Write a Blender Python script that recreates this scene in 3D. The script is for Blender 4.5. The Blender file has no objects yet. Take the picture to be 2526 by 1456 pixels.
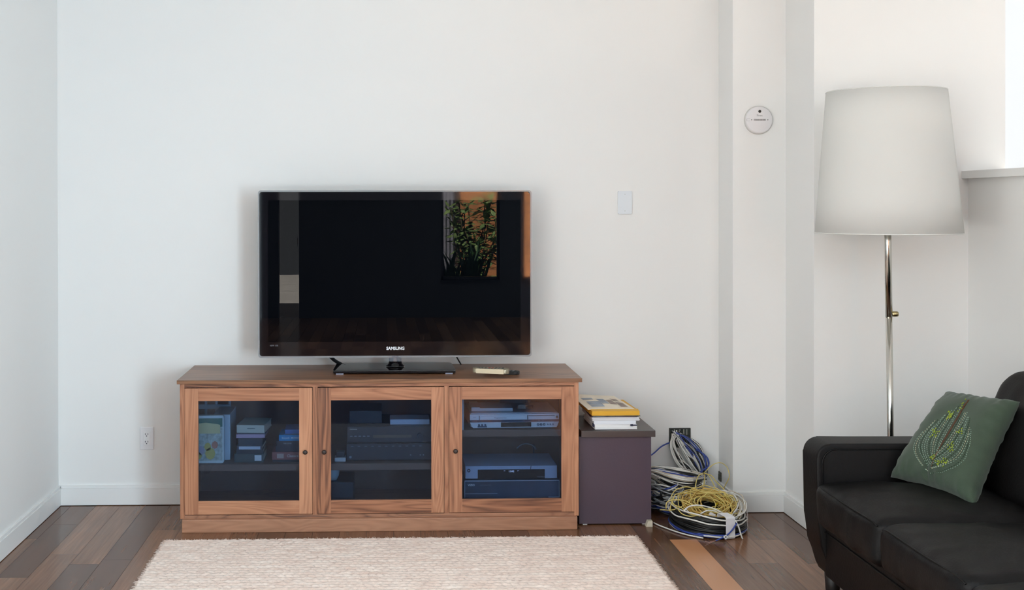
import bpy, bmesh, math, random
from mathutils import Vector, Matrix, noise
random.seed(7)
C = bpy.context.scene.collection
SC = bpy.context.scene

# ------------------------------------------------------------------ camera
FPX, CX, CY = 2834.72, 1020.81, 519.80
YAW, PITCH, ROLL, DIST, HGT = -0.02658, 0.00501, -0.00141, 5.79323, 1.50273
W, H = 2526, 1456
_c, _s, _cp, _sp = math.cos(YAW), math.sin(YAW), math.cos(PITCH), math.sin(PITCH)
_cr, _sr = math.cos(ROLL), math.sin(ROLL)
RIGHT = Vector((_c, _s, 0)); FWD = Vector((-_s*_cp, _c*_cp, -_sp)); UP = Vector((-_s*_sp, _c*_sp, _cp))
EYE = Vector((0, -DIST, HGT))
cam_d = bpy.data.cameras.new('camera'); cam = bpy.data.objects.new('camera', cam_d); C.objects.link(cam)
xa = RIGHT*_cr + UP*_sr
ya = UP*_cr - RIGHT*_sr
za = xa.cross(ya)
cam.matrix_world = Matrix(((xa.x, ya.x, za.x, EYE.x), (xa.y, ya.y, za.y, EYE.y), (xa.z, ya.z, za.z, EYE.z), (0, 0, 0, 1)))
cam_d.sensor_fit = 'HORIZONTAL'; cam_d.sensor_width = 36
cam_d.lens = FPX/W*36
cam_d.shift_x = (W/2-CX)/W; cam_d.shift_y = (CY-H/2)/W
cam_d.clip_start = .05; cam_d.clip_end = 200
SC.camera = cam

def ray(px, py):
    a, b = px-CX, py-CY
    u = _cr*a+_sr*b; v = -_sr*a+_cr*b
    return RIGHT*(u/FPX) + FWD - UP*(v/FPX)
def at(px, py, X=None, Y=None, Z=None):
    """photo measurement -> point on the plane X=, Y= or Z="""
    d = ray(px, py)
    t = (X-EYE.x)/d.x if X is not None else (Y-EYE.y)/d.y if Y is not None else (Z-EYE.z)/d.z
    return EYE + d*t

# ------------------------------------------------------------------ view, world, lights
SC.view_settings.view_transform = 'Standard'
SC.view_settings.look = 'None'
SC.view_settings.exposure = 0.0
SC.view_settings.gamma = 1.0
SC.view_settings.use_curve_mapping = False
wd = bpy.data.worlds.new('sky'); SC.world = wd; wd.use_nodes = True
bg = wd.node_tree.nodes['Background']
bg.inputs['Color'].default_value = (.95, .985, 1.0, 1); bg.inputs['Strength'].default_value = 1.03

CEIL, YR, XL = 3.0, -10.0, -1.6275       # ceiling height, rear wall, left wall
XW = 2.86                                # right window plane
def light(name, kind, loc, rot, energy, color, size=None, size_y=None):
    d = bpy.data.lights.new(name, kind); d.energy = energy; d.color = color
    if kind == 'AREA':
        d.shape = 'RECTANGLE'; d.size = size; d.size_y = size_y
    o = bpy.data.objects.new(name, d); C.objects.link(o); o.location = loc; o.rotation_euler = rot
    return o
L_LEFT = light('daylight_left_window', 'AREA', (XL-.09, -6.4, 1.37), (0, -math.pi/2, 0), 195, (.93, .94, .91), 2.6, 5.6)
L_RIGHT = light('added_daylight_right', 'AREA', (XW+.09, -7.75, 1.37), (0, math.pi/2, 0), 735, (.625, .85, 1.0), 2.6, 3.1)  # cool main lamp added behind the right shoulder, out of view
sun = light('sun', 'SUN', (0, 0, 8), (0, 0, 0), 75, (1, .95, .86)); sun.data.angle = math.radians(.6)
sun.rotation_euler = Vector((-.0, 1.0, 1.25)).to_track_quat('Z', 'Y').to_euler()

# ------------------------------------------------------------------ materials
def nmat(name):
    m = bpy.data.materials.new(name); m.use_nodes = True
    nt = m.node_tree; b = nt.nodes['Principled BSDF']
    return m, nt, b
def S(b, k, v):
    if k in b.inputs: b.inputs[k].default_value = v
def mat(name, col, rough=.5, metal=0, ior=1.5, coat=0, bump=0, bscale=60, var=0, vscale=8, emit=None, sheen=0, alpha=None):
    m, nt, b = nmat(name)
    c = (*col, 1)
    S(b, 'Base Color', c); S(b, 'Roughness', rough); S(b, 'Metallic', metal); S(b, 'IOR', ior)
    S(b, 'Coat Weight', coat); S(b, 'Coat Roughness', .05); S(b, 'Sheen Weight', sheen)
    tc = None
    if bump or var:
        tc = nt.nodes.new('ShaderNodeTexCoord')
    if var:
        n = nt.nodes.new('ShaderNodeTexNoise'); n.inputs['Scale'].default_value = vscale; n.inputs['Detail'].default_value = 5
        r = nt.nodes.new('ShaderNodeValToRGB')
        r.color_ramp.elements[0].position = .3; r.color_ramp.elements[1].position = .7
        r.color_ramp.elements[0].color = tuple(max(0, x*(1-var)) for x in col)+(1,)
        r.color_ramp.elements[1].color = tuple(min(1, x*(1+var)) for x in col)+(1,)
        nt.links.new(tc.outputs['Object'], n.inputs['Vector']); nt.links.new(n.outputs['Fac'], r.inputs['Fac'])
        nt.links.new(r.outputs['Color'], b.inputs['Base Color'])
    if bump:
        n = nt.nodes.new('ShaderNodeTexNoise'); n.inputs['Scale'].default_value = bscale; n.inputs['Detail'].default_value = 4
        bp = nt.nodes.new('ShaderNodeBump'); bp.inputs['Strength'].default_value = bump; bp.inputs['Distance'].default_value = .01
        nt.links.new(tc.outputs['Object'], n.inputs['Vector']); nt.links.new(n.outputs['Fac'], bp.inputs['Height'])
        nt.links.new(bp.outputs['Normal'], b.inputs['Normal'])
    if emit:
        S(b, 'Emission Color', (*emit[0], 1)); S(b, 'Emission Strength', emit[1])
    return m
def wood(name, axis, cols, across=9., along=.8, rough=.42, spec_ior=1.45, knots=True):
    """figured timber, grain along the given axis"""
    m, nt, b = nmat(name); L = nt.links.new; N = nt.nodes.new
    tc = N('ShaderNodeTexCoord'); oi = N('ShaderNodeObjectInfo')
    mul = N('ShaderNodeMath'); mul.operation = 'MULTIPLY'; mul.inputs[1].default_value = 37.
    L(oi.outputs['Random'], mul.inputs[0])
    add = N('ShaderNodeVectorMath'); add.operation = 'ADD'
    L(tc.outputs['Object'], add.inputs[0]); L(mul.outputs[0], add.inputs[1])
    mp = N('ShaderNodeMapping'); sc = [across]*3; sc['xyz'.index(axis)] = along
    mp.inputs['Scale'].default_value = sc
    L(add.outputs[0], mp.inputs['Vector'])
    # broad figure: contour bands of a low, stretched noise (cathedrals and knots)
    n1 = N('ShaderNodeTexNoise'); n1.inputs['Scale'].default_value = 1.1; n1.inputs['Detail'].default_value = 1.5; n1.inputs['Distortion'].default_value = .5
    L(mp.outputs[0], n1.inputs['Vector'])
    m1 = N('ShaderNodeMath'); m1.operation = 'MULTIPLY'; m1.inputs[1].default_value = 15.; L(n1.outputs['Fac'], m1.inputs[0])
    m2 = N('ShaderNodeMath'); m2.operation = 'PINGPONG'; m2.inputs[1].default_value = .5; L(m1.outputs[0], m2.inputs[0])
    # fine streaks
    mp2 = N('ShaderNodeMapping'); sc = [150.]*3; sc['xyz'.index(axis)] = 4.
    mp2.inputs['Scale'].default_value = sc; L(add.outputs[0], mp2.inputs['Vector'])
    n2 = N('ShaderNodeTexNoise'); n2.inputs['Scale'].default_value = 1.; n2.inputs['Detail'].default_value = 3; L(mp2.outputs[0], n2.inputs['Vector'])
    # large tone drift
    n3 = N('ShaderNodeTexNoise'); n3.inputs['Scale'].default_value = .55; n3.inputs['Detail'].default_value = 2; L(mp.outputs[0], n3.inputs['Vector'])
    a = N('ShaderNodeMath'); a.operation = 'MULTIPLY_ADD'; a.inputs[1].default_value = .42; L(m2.outputs[0], a.inputs[0])
    s2 = N('ShaderNodeMath'); s2.operation = 'MULTIPLY'; s2.inputs[1].default_value = .34; L(n2.outputs['Fac'], s2.inputs[0]); L(s2.outputs[0], a.inputs[2])
    a2 = N('ShaderNodeMath'); a2.operation = 'MULTIPLY_ADD'; a2.inputs[1].default_value = .75; L(n3.outputs['Fac'], a2.inputs[0]); L(a.outputs[0], a2.inputs[2])
    r = N('ShaderNodeValToRGB'); e = r.color_ramp.elements
    e[0].position = .46; e[0].color = (*cols[0], 1); e[1].position = 1.0; e[1].color = (*cols[-1], 1)
    x = e.new(.66); x.color = (*cols[1], 1)
    rv = N('ShaderNodeMath'); rv.operation = 'MULTIPLY_ADD'; rv.inputs[1].default_value = .20; L(oi.outputs['Random'], rv.inputs[0]); L(a2.outputs[0], rv.inputs[2])
    L(rv.outputs[0], r.inputs['Fac']); L(r.outputs['Color'], b.inputs['Base Color'])
    bp = N('ShaderNodeBump'); bp.inputs['Strength'].default_value = .12; bp.inputs['Distance'].default_value = .002
    L(n2.outputs['Fac'], bp.inputs['Height']); L(bp.outputs['Normal'], b.inputs['Normal'])
    S(b, 'Roughness', rough); S(b, 'IOR', spec_ior)
    return m
WAL = [(.13, .052, .030), (.36, .150, .078), (.56, .27, .15)]
M_wx = wood('walnut grain across', 'x', WAL)
M_wz = wood('walnut grain upright', 'z', WAL)
M_wy = wood('walnut grain depth', 'y', WAL)
M_top = wood('walnut top', 'x', [(.13, .058, .030), (.27, .125, .062), (.36, .175, .09)], across=7, along=.5, rough=.33)
M_base = wood('walnut plinth', 'x', [(.10, .050, .036), (.33, .155, .09), (.44, .22, .13)], across=9, along=1.6)
M_in = mat('cabinet interior veneer', (.17, .10, .075), .6)
M_wall = mat('wall paint', (.82, .81, .795), .85)
M_trim = mat('trim paint', (.82, .812, .80), .45)
M_ceil = mat('ceiling paint', (.85, .85, .84), .9)
M_rear = mat('darkened rear wall', (.030, .028, .030), .8)  # wall colour darkened so the room mirrored in the screen stays dim
M_black = mat('black plastic', (.012, .012, .014), .4)
M_gloss = mat('piano black', (.004, .003, .005), .03, ior=1.5)
M_screen = mat('dark lcd glass', (.0012, .0015, .0028), .0, ior=1.32)
M_rim = mat('smoky clear rim', (.33, .33, .34), .18, ior=1.45)
M_silver = mat('silver plastic', (.50, .53, .58), .35, metal=.3)
M_chrome = mat('brushed nickel', (.62, .60, .55), .16, metal=1)
M_bronze = mat('bronze knob', (.06, .045, .04), .4, metal=.6)
M_white = mat('white plastic', (.80, .80, .82), .35)
M_paper = mat('white paper', (.85, .85, .86), .8)
M_darkhole = mat('dark slot', (.03, .03, .035), .8)
M_shade = None
def glassy(name, tint, rough=0.0, ior=1.45, haze=None):
    m = bpy.data.materials.new(name); m.use_nodes = True; nt = m.node_tree; nt.nodes.clear()
    o = nt.nodes.new('ShaderNodeOutputMaterial'); mx = nt.nodes.new('ShaderNodeMixShader')
    t = nt.nodes.new('ShaderNodeBsdfTransparent'); g = nt.nodes.new('ShaderNodeBsdfGlossy'); f = nt.nodes.new('ShaderNodeLayerWeight'); f.inputs['Blend'].default_value = .5
    pw = nt.nodes.new('ShaderNodeMath'); pw.operation = 'POWER'; pw.inputs[1].default_value = 5
    fr = nt.nodes.new('ShaderNodeMapRange'); fr.inputs['To Min'].default_value = ((ior-1)/(ior+1))**2; fr.inputs['To Max'].default_value = 1
    t.inputs['Color'].default_value = (*tint, 1); g.inputs['Roughness'].default_value = rough; g.inputs['Color'].default_value = (1, 1, 1, 1)
    L = nt.links.new
    L(f.outputs['Facing'], pw.inputs[0]); L(pw.outputs[0], fr.inputs[0]); L(fr.outputs[0], mx.inputs[0])
    if haze:
        d = nt.nodes.new('ShaderNodeBsdfDiffuse'); d.inputs['Color'].default_value = (*haze[0], 1)
        m2 = nt.nodes.new('ShaderNodeMixShader'); m2.inputs[0].default_value = haze[1]
        L(t.outputs[0], m2.inputs[1]); L(d.outputs[0], m2.inputs[2]); L(m2.outputs[0], mx.inputs[1])
    else:
        L(t.outputs[0], mx.inputs[1])
    L(g.outputs[0], mx.inputs[2]); L(mx.outputs[0], o.inputs[0])
    return m
M_tint = glassy('tinted door glass', (.68, .77, .87), .0, 1.30, ((.03, .06, .12), .05))
M_clear = glassy('clear glass', (1, 1, 1), 0, 1.45)
M_acryl = glassy('clear acrylic', (.78, .80, .86), .05, 1.6)

# ------------------------------------------------------------------ mesh helpers
ORG = {}
def obj(name, bm, m, parent=None, smooth=False, wn=False):
    me = bpy.data.meshes.new(name)
    off = ORG.get(parent.name, Vector()) if parent else Vector()
    if off.length: bmesh.ops.translate(bm, verts=bm.verts, vec=-off)
    bmesh.ops.recalc_face_normals(bm, faces=bm.faces)
    bm.to_mesh(me); bm.free()
    for mm in (m if isinstance(m, (list, tuple)) else [m]): me.materials.append(mm)
    if smooth: me.polygons.foreach_set('use_smooth', [True]*len(me.polygons))
    o = bpy.data.objects.new(name, me); C.objects.link(o)
    if parent: o.parent = parent
    ORG[o.name] = off
    return o
def empty(name, loc):
    o = bpy.data.objects.new(name, None); C.objects.link(o); o.location = loc; o.empty_display_size = .05
    ORG[o.name] = Vector(loc)
    return o
def tag(o, label=None, cat=None, group=None, kind=None):
    if label: o['label'] = label
    if cat: o['category'] = cat
    if group: o['group'] = group
    if kind: o['kind'] = kind
    return o
def thing(name, loc, label, cat, group=None): return tag(empty(name, loc), label, cat, group)
def merge(bm, t, mi=0):
    for f in t.faces: f.material_index = mi
    me = bpy.data.meshes.new('tmp'); t.to_mesh(me); t.free(); bm.from_mesh(me); bpy.data.meshes.remove(me)
    return bm
def box(bm, x0, x1, y0, y1, z0, z1, bev=0, seg=2, mi=0, rot=None):
    t = bmesh.new(); bmesh.ops.create_cube(t, size=1)
    for v in t.verts:
        v.co = Vector(((x0+x1)/2+v.co.x*(x1-x0), (y0+y1)/2+v.co.y*(y1-y0), (z0+z1)/2+v.co.z*(z1-z0)))
    if bev: bmesh.ops.bevel(t, geom=t.edges[:], offset=bev, segments=seg, profile=.6, affect='EDGES', clamp_overlap=True)
    if rot:
        c = Vector(((x0+x1)/2, (y0+y1)/2, z0)) if rot[1] is None else Vector(rot[1])
        bmesh.ops.rotate(t, verts=t.verts, cent=c, matrix=rot[0])
    return merge(bm, t, mi)
def RZ(a): return Matrix.Rotation(math.radians(a), 3, 'Z')
def B(*a, **k): return box(bmesh.new(), *a, **k)
def tube(bm, pts, r, n=6, closed=False, mi=0, rf=None):
    pts = [Vector(p) for p in pts]; k = len(pts); rings = []
    prev = None
    for i, p in enumerate(pts):
        a = pts[(i-1) % k] if (closed or i > 0) else p; b = pts[(i+1) % k] if (closed or i < k-1) else p
        t = (b-a)
        t = t.normalized() if t.length > 1e-9 else Vector((0, 0, 1))
        if prev is None:
            u = t.orthogonal().normalized()
        else:
            u = prev - t*prev.dot(t)
            u = u.normalized() if u.length > 1e-6 else t.orthogonal().normalized()
        prev = u; w = t.cross(u)
        rr = r if rf is None else rf(i/(k-1))*r
        rings.append([bm.verts.new(p+(u*math.cos(2*math.pi*j/n)+w*math.sin(2*math.pi*j/n))*rr) for j in range(n)])
    for i in range(k if closed else k-1):
        A, Bb = rings[i], rings[(i+1) % k]
        for j in range(n):
            f = bm.faces.new((A[j], A[(j+1) % n], Bb[(j+1) % n], Bb[j])); f.material_index = mi
    if not closed:
        f = bm.faces.new(rings[0][::-1]); f.material_index = mi
        f = bm.faces.new(rings[-1]); f.material_index = mi
    return bm
def smoothpath(P, n=8, closed=False):
    P = [Vector(p) for p in P]; k = len(P); out = []
    for i in range(k if closed else k-1):
        p0 = P[(i-1) % k] if (closed or i > 0) else P[0]*2-P[1]
        p1 = P[i]; p2 = P[(i+1) % k]
        p3 = P[(i+2) % k] if (closed or i < k-2) else P[-1]*2-P[-2]
        for j in range(n):
            t = j/n
            out.append(.5*((2*p1)+(p2-p0)*t+(2*p0-5*p1+4*p2-p3)*t*t+(3*p1-p0-3*p2+p3)*t**3))
    if not closed: out.append(P[-1])
    return out
def lathe(bm, prof, c, n=32, mi=0, axis='z', cap=False):
    rings = []
    for r, h in prof:
        ring = []
        for j in range(n):
            a = 2*math.pi*j/n; ca, sa = r*math.cos(a), r*math.sin(a)
            v = {'z': (ca, sa, h), 'y': (ca, h, sa), 'x': (h, ca, sa)}[axis]
            ring.append(bm.verts.new(Vector(c)+Vector(v)))
        rings.append(ring)
    for A, Bb in zip(rings, rings[1:]):
        for j in range(n):
            f = bm.faces.new((A[j], A[(j+1) % n], Bb[(j+1) % n], Bb[j])); f.material_index = mi
    if cap:
        bm.faces.new(rings[0][::-1]).material_index = mi; bm.faces.new(rings[-1]).material_index = mi
    return bm
def rrect(x0, x1, z0, z1, r, n=6):
    out = []
    for cx, cz, a0 in ((x1-r, z1-r, 0), (x0+r, z1-r, 90), (x0+r, z0+r, 180), (x1-r, z0+r, 270)):
        for k in range(n+1):
            a = math.radians(a0+90*k/n); out.append((cx+r*math.cos(a), cz+r*math.sin(a)))
    return out
def prism(bm, poly, y0, y1, plane='xz', bev=0, seg=2, mi=0):
    """extrude a polygon; plane xz along y, xy along z, yz along x"""
    t = bmesh.new()
    f3 = {'xz': lambda a, b, d: (a, d, b), 'xy': lambda a, b, d: (a, b, d), 'yz': lambda a, b, d: (d, a, b)}[plane]
    A = [t.verts.new(f3(a, b, y0)) for a, b in poly]; Bv = [t.verts.new(f3(a, b, y1)) for a, b in poly]
    t.faces.new(A); t.faces.new(Bv[::-1]); n = len(poly)
    caps = [e for e in t.edges]
    for i in range(n): t.faces.new((A[i], A[(i+1) % n], Bv[(i+1) % n], Bv[i]))
    if bev: bmesh.ops.bevel(t, geom=caps, offset=bev, segments=seg, profile=.6, affect='EDGES')
    return merge(bm, t, mi)
def textmesh(body, size, loc, extrude=.0004, align='CENTER', rot=(math.pi/2, 0, 0), bold=0, sx=1):
    cu = bpy.data.curves.new('t', 'FONT'); cu.body = body; cu.size = size; cu.extrude = extrude; cu.align_x = align; cu.align_y = 'CENTER'; cu.offset = bold
    cu.resolution_u = 3
    o = bpy.data.objects.new('t', cu); C.objects.link(o); bpy.context.view_layer.update()
    me = bpy.data.meshes.new_from_object(o.evaluated_get(bpy.context.evaluated_depsgraph_get()))
    bm = bmesh.new(); bm.from_mesh(me); bpy.data.objects.remove(o); bpy.data.curves.remove(cu); bpy.data.meshes.remove(me)
    Mx = Matrix.Translation(loc) @ (Matrix.Rotation(rot[2], 4, 'Z') @ Matrix.Rotation(rot[0], 4, 'X')) @ Matrix.Diagonal((sx, 1, 1, 1))
    bmesh.ops.transform(bm, matrix=Mx, verts=bm.verts)
    return bm
def islands(name, bm, m, parent, smooth=False):
    """one object per connected piece"""
    bm.verts.index_update(); seen = set(); out = []
    for v in bm.verts:
        if v.index in seen: continue
        st = [v]; seen.add(v.index); comp = []
        while st:
            q = st.pop(); comp.append(q)
            for e in q.link_edges:
                w = e.other_vert(q)
                if w.index not in seen: seen.add(w.index); st.append(w)
        nb = bmesh.new(); mp = {q: nb.verts.new(q.co) for q in comp}; fs = {f for q in comp for f in q.link_faces}
        for f in fs:
            g = nb.faces.new([mp[q] for q in f.verts]); g.material_index = f.material_index
        out.append(obj(name, nb, m, parent, smooth))
    bm.free(); return out
def struct(name, bm, m): return tag(obj(name, bm, m), kind='structure')

# ------------------------------------------------------------------ the room
YC = -.236                                       # face of the column
XC0 = at(1773, 700, Y=0).x; XC1 = at(1938, 700, Y=YC).x
YS = at(2008, 700, X=XC1).y                      # face of the wall behind the lamp
XH = at(2388, 700, Y=YS).x                       # half wall under the window
XG = at(2480, 300, Y=YS).x                       # window plane
XE = at(2372, 430, Y=YS).x
ZL1 = at(2388, 422, Y=YS).z; ZL0 = at(2388, 441, Y=YS).z
RX = 3.3
struct('wall_back', B(XL-.15, XC1+.05, 0, .15, -.1, CEIL), M_wall)
struct('wall_left', box(box(box(B(XL-.15, XL, -3.6, 0, -.1, CEIL), XL-.15, XL, YR, -9.2, -.1, CEIL), XL-.15, XL, -9.2, -3.6, -.1, .06), XL-.15, XL, -9.2, -3.6, 2.68, CEIL), M_wall)
struct('wall_column', B(XC0, XC1+.01, YC, 0, 0, CEIL), M_wall)
struct('wall_alcove', box(B(XC1, XG-.0005, YS, 0, ZL1+.0005, CEIL), XC1, XG+.012, YS, 0, 0, ZL1+.0005), M_wall)
rw = box(box(B(XH, XG+.012, -5.9, YS, 0, ZL0), XG, XG+.12, YR, YS, 2.75, CEIL), XG, XG+.12, -6.15, -5.7, 0, 2.75)
box(rw, XG, XG+.12, -9.35, -6.15, 0, .05); box(rw, XG, XG+.12, YR, -9.35, 0, 2.75)
struct('wall_right', rw, M_wall)
struct('ceiling', B(XL-.15, XG+.12, YR-.15, .15, CEIL, CEIL+.15), M_ceil)
struct('trim_1', B(XE, XG+.012, -5.9, YS, ZL0, ZL1, .002), M_trim)
# right window: frame and pane in the deep opening
w1 = struct('window_1', B(XG, XG+.006, -5.7, YS, ZL1, 2.75), M_clear)
fb = bmesh.new()
for z0, z1 in ((2.71, 2.75),): box(fb, XG-.0, XG+.05, -5.7, YS, z0, z1)
for y in (-5.7, -4.2, -2.7): box(fb, XG-.0, XG+.05, y, y+.05, ZL1, 2.71)
obj('window_frame', fb, M_trim, w1)
p = light('sky_portal_right', 'AREA', (XG-.004, (YS-5.7)/2, (ZL1+2.71)/2), (0, math.pi/2, 0), 1, (1, 1, 1), 2.71-ZL1, 5.7+YS)
p.data.cycles.is_portal = True
w5 = struct('window_5', B(XG+.04, XG+.046, -9.35, -6.15, .05, 2.75), M_clear)  # unseen window added around the right-hand lamp to balance the light
fb = bmesh.new()
for y in (-9.35, -7.78, -6.21): box(fb, XG+.02, XG+.08, y, y+.06, .05, 2.75)
for z in (.05, 2.69): box(fb, XG+.02, XG+.08, -9.35, -6.15, z, z+.06)
obj('window_frame', fb, M_black, w5)
# left window behind the camera's left shoulder
w2 = struct('window_2', B(XL-.08, XL-.074, -9.2, -3.6, .06, 2.68), M_clear)
fb = bmesh.new()
for y in (-9.2, -7.34, -5.48, -3.66): box(fb, XL-.10, XL-.04, y, y+.06, .06, 2.68)
for z in (.06, 2.62): box(fb, XL-.10, XL-.04, -9.2, -3.6, z, z+.06)
obj('window_frame', fb, M_black, w2)
# rear wall with garden windows and a glazed door (seen mirrored in the television)
RZT = 2.55
def mir(px, L): return (px-945)/FPX*L*1.0
LR = 15.35                                   # eye -> screen -> rear wall
wx = [mir(1087, LR), mir(1232, LR), mir(1287, LR), 2.62]
dx = [mir(688, LR), mir(738, LR)]
ZB = .50
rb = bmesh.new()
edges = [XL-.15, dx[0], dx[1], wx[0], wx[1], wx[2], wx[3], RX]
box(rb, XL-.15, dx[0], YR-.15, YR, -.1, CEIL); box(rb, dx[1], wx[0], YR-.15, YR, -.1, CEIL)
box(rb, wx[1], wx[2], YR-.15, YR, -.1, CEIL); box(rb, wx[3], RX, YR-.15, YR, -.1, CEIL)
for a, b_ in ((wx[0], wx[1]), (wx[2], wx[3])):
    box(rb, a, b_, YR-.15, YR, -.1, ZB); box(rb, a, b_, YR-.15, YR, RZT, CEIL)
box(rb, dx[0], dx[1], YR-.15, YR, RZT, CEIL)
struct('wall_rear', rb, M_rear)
for i, (a, b_, z0) in enumerate(((wx[0], wx[1], ZB), (wx[2], wx[3], ZB))):
    wn_ = struct('window_%d' % (3+i), B(a, b_, YR-.08, YR-.074, z0, RZT), M_clear)
    fb = bmesh.new()
    for x in (a, b_-.035): box(fb, x, x+.035, YR-.1, YR-.04, z0, RZT)
    box(fb, a, b_, YR-.1, YR-.04, z0, z0+.04); box(fb, a, b_, YR-.1, YR+.03, z0-.03, z0)
    obj('window_frame', fb, M_black, wn_)
    p = light('sky_portal_%d' % i, 'AREA', ((a+b_)/2, YR-.02, (z0+RZT)/2), (math.pi/2, 0, 0), 1, (1, 1, 1), b_-a, RZT-z0)
    p.data.cycles.is_portal = True; p.rotation_euler = (-math.pi/2, 0, 0)
dr = struct('door_1', B(dx[0], dx[1], YR-.08, YR-.074, 0, RZT), M_clear)
obj('door_handle', B(dx[1]-.03, dx[1]-.015, YR-.074, YR-.03, .95, 1.1, .003), M_chrome, dr)

# baseboards
BH, BT = .100, .015
def bb(name, x0, x1, y0, y1):
    bm = bmesh.new()
    box(bm, x0, x1, y0, y1, .0028, BH-.014, .001)
    # thin stepped cap
    ix = .004 if x1-x0 < .05 else 0; iy = .004 if y1-y0 < .05 else 0
    dirx = {'wall_left': 0}.get(name, 0)
    box(bm, x0+(ix if name in XPOS else 0), x1-(ix if name in XNEG else 0), y0+iy, y1, BH-.014, BH, .0015)
    return struct(name, bm, M_trim)
XPOS = {'baseboard_column_side', 'baseboard_alcove_side'}; XNEG = {'baseboard_left'}
bb('baseboard_left', XL, XL+BT, -9.9, 0)
bb('baseboard_back', XL+BT, XC0-BT, -BT, 0)
bb('baseboard_column_side', XC0-BT, XC0, YC, 0)
bb('baseboard_column', XC0-BT, XC1, YC-BT, YC)
bb('baseboard_alcove_side', XC1-BT, XC1, YS, YC-BT)
bb('baseboard_alcove', XC1-BT, XH, YS-BT, YS)

# floor: boards running towards the back wall
def floor():
    bm = bmesh.new(); lay = bm.loops.layers.float_color.new('tone')
    rnd = random.Random(11); pw = .1235; x = 1.2795-24*pw; tones = {}
    base = bmesh.new()
    i = 0
    while x < RX:
        y = -.002; first = True
        i += 1
        special = abs(x-1.2795) < .01
        ys = [0.0]
        if special: ys = [0, -.68, -2.6]
        else:
            yy = -rnd.uniform(.15, 1.1)
            while yy > YR: ys.append(yy); yy -= rnd.uniform(.5, 1.5)
        yy = ys[-1]
        while yy > YR: yy -= rnd.uniform(.7, 1.6); ys.append(max(yy, YR-.15))
        for a, b_ in zip(ys, ys[1:]):
            g = .0007
            vs = [bm.verts.new(c) for c in ((x+g, a-g, 0), (x+pw-g, a-g, 0), (x+pw-g, b_+g, 0), (x+g, b_+g, 0))]
            f = bm.faces.new(vs)
            t = .08+rnd.random()**1.2*.48
            if special and a == -.68: t = .98
            elif special: t = .12
            for l in f.loops: l[lay] = (t, rnd.random(), 0, 1)
            r2 = rnd.random()
            for l in f.loops: l[lay] = (t, r2, 0, 1)
        x += pw
    for f in bm.faces: f.material_index = 0
    box(bm, XL-.15, RX, YR-.15, .0, -.05, -.0012, mi=1)
    m, nt, b = nmat('walnut floorboards'); L = nt.links.new; N = nt.nodes.new
    at_ = N('ShaderNodeAttribute'); at_.attribute_name = 'tone'
    sep = N('ShaderNodeSeparateColor'); L(at_.outputs['Color'], sep.inputs[0])
    tc = N('ShaderNodeTexCoord'); mul = N('ShaderNodeMath'); mul.operation = 'MULTIPLY'; mul.inputs[1].default_value = 50; L(sep.outputs[1], mul.inputs[0])
    ad = N('ShaderNodeVectorMath'); L(tc.outputs['Object'], ad.inputs[0]); L(mul.outputs[0], ad.inputs[1])
    mp = N('ShaderNodeMapping'); mp.inputs['Scale'].default_value = (26, 1.2, 1); L(ad.outputs[0], mp.inputs[0])
    n1 = N('ShaderNodeTexNoise'); n1.inputs['Scale'].default_value = 1; n1.inputs['Detail'].default_value = 3; n1.inputs['Distortion'].default_value = .15; L(mp.outputs[0], n1.inputs[0])
    mp2 = N('ShaderNodeMapping'); mp2.inputs['Scale'].default_value = (130, 5, 1); L(ad.outputs[0], mp2.inputs[0])
    n2 = N('ShaderNodeTexNoise'); n2.inputs['Scale'].default_value = 1; n2.inputs['Detail'].default_value = 3; L(mp2.outputs[0], n2.inputs[0])
    q = N('ShaderNodeMath'); q.operation = 'MULTIPLY_ADD'; q.inputs[1].default_value = .42; L(n1.outputs['Fac'], q.inputs[0]); L(sep.outputs[0], q.inputs[2])
    q2 = N('ShaderNodeMath'); q2.operation = 'MULTIPLY_ADD'; q2.inputs[1].default_value = .36; L(n2.outputs['Fac'], q2.inputs[0]); L(q.outputs[0], q2.inputs[2])
    q3 = N('ShaderNodeMath'); q3.operation = 'SUBTRACT'; q3.inputs[1].default_value = .30; L(q2.outputs[0], q3.inputs[0])
    r = N('ShaderNodeValToRGB'); e = r.color_ramp.elements
    e[0].position = 0; e[0].color = (.045, .020, .011, 1); e[1].position = 1; e[1].color = (.58, .27, .13, 1)
    for p, c in ((.3, (.135, .060, .031)), (.6, (.235, .112, .060)), (.8, (.34, .17, .095))): x = e.new(p); x.color = (*c, 1)
    L(q3.outputs[0], r.inputs[0]); L(r.outputs[0], b.inputs['Base Color'])
    rr = N('ShaderNodeMapRange'); rr.inputs['To Min'].default_value = .10; rr.inputs['To Max'].default_value = .26; L(n1.outputs['Fac'], rr.inputs[0]); L(rr.outputs[0], b.inputs['Roughness'])
    S(b, 'IOR', 1.5)
    S(b, 'IOR', 1.38)
    me = bpy.data.meshes.new('floor'); bm.to_mesh(me); bm.free(); me.materials.append(m); me.materials.append(mat('joint filler', (.012, .007, .005), .8))
    o = bpy.data.objects.new('floor', me); C.objects.link(o); tag(o, kind='structure')
floor()

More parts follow.
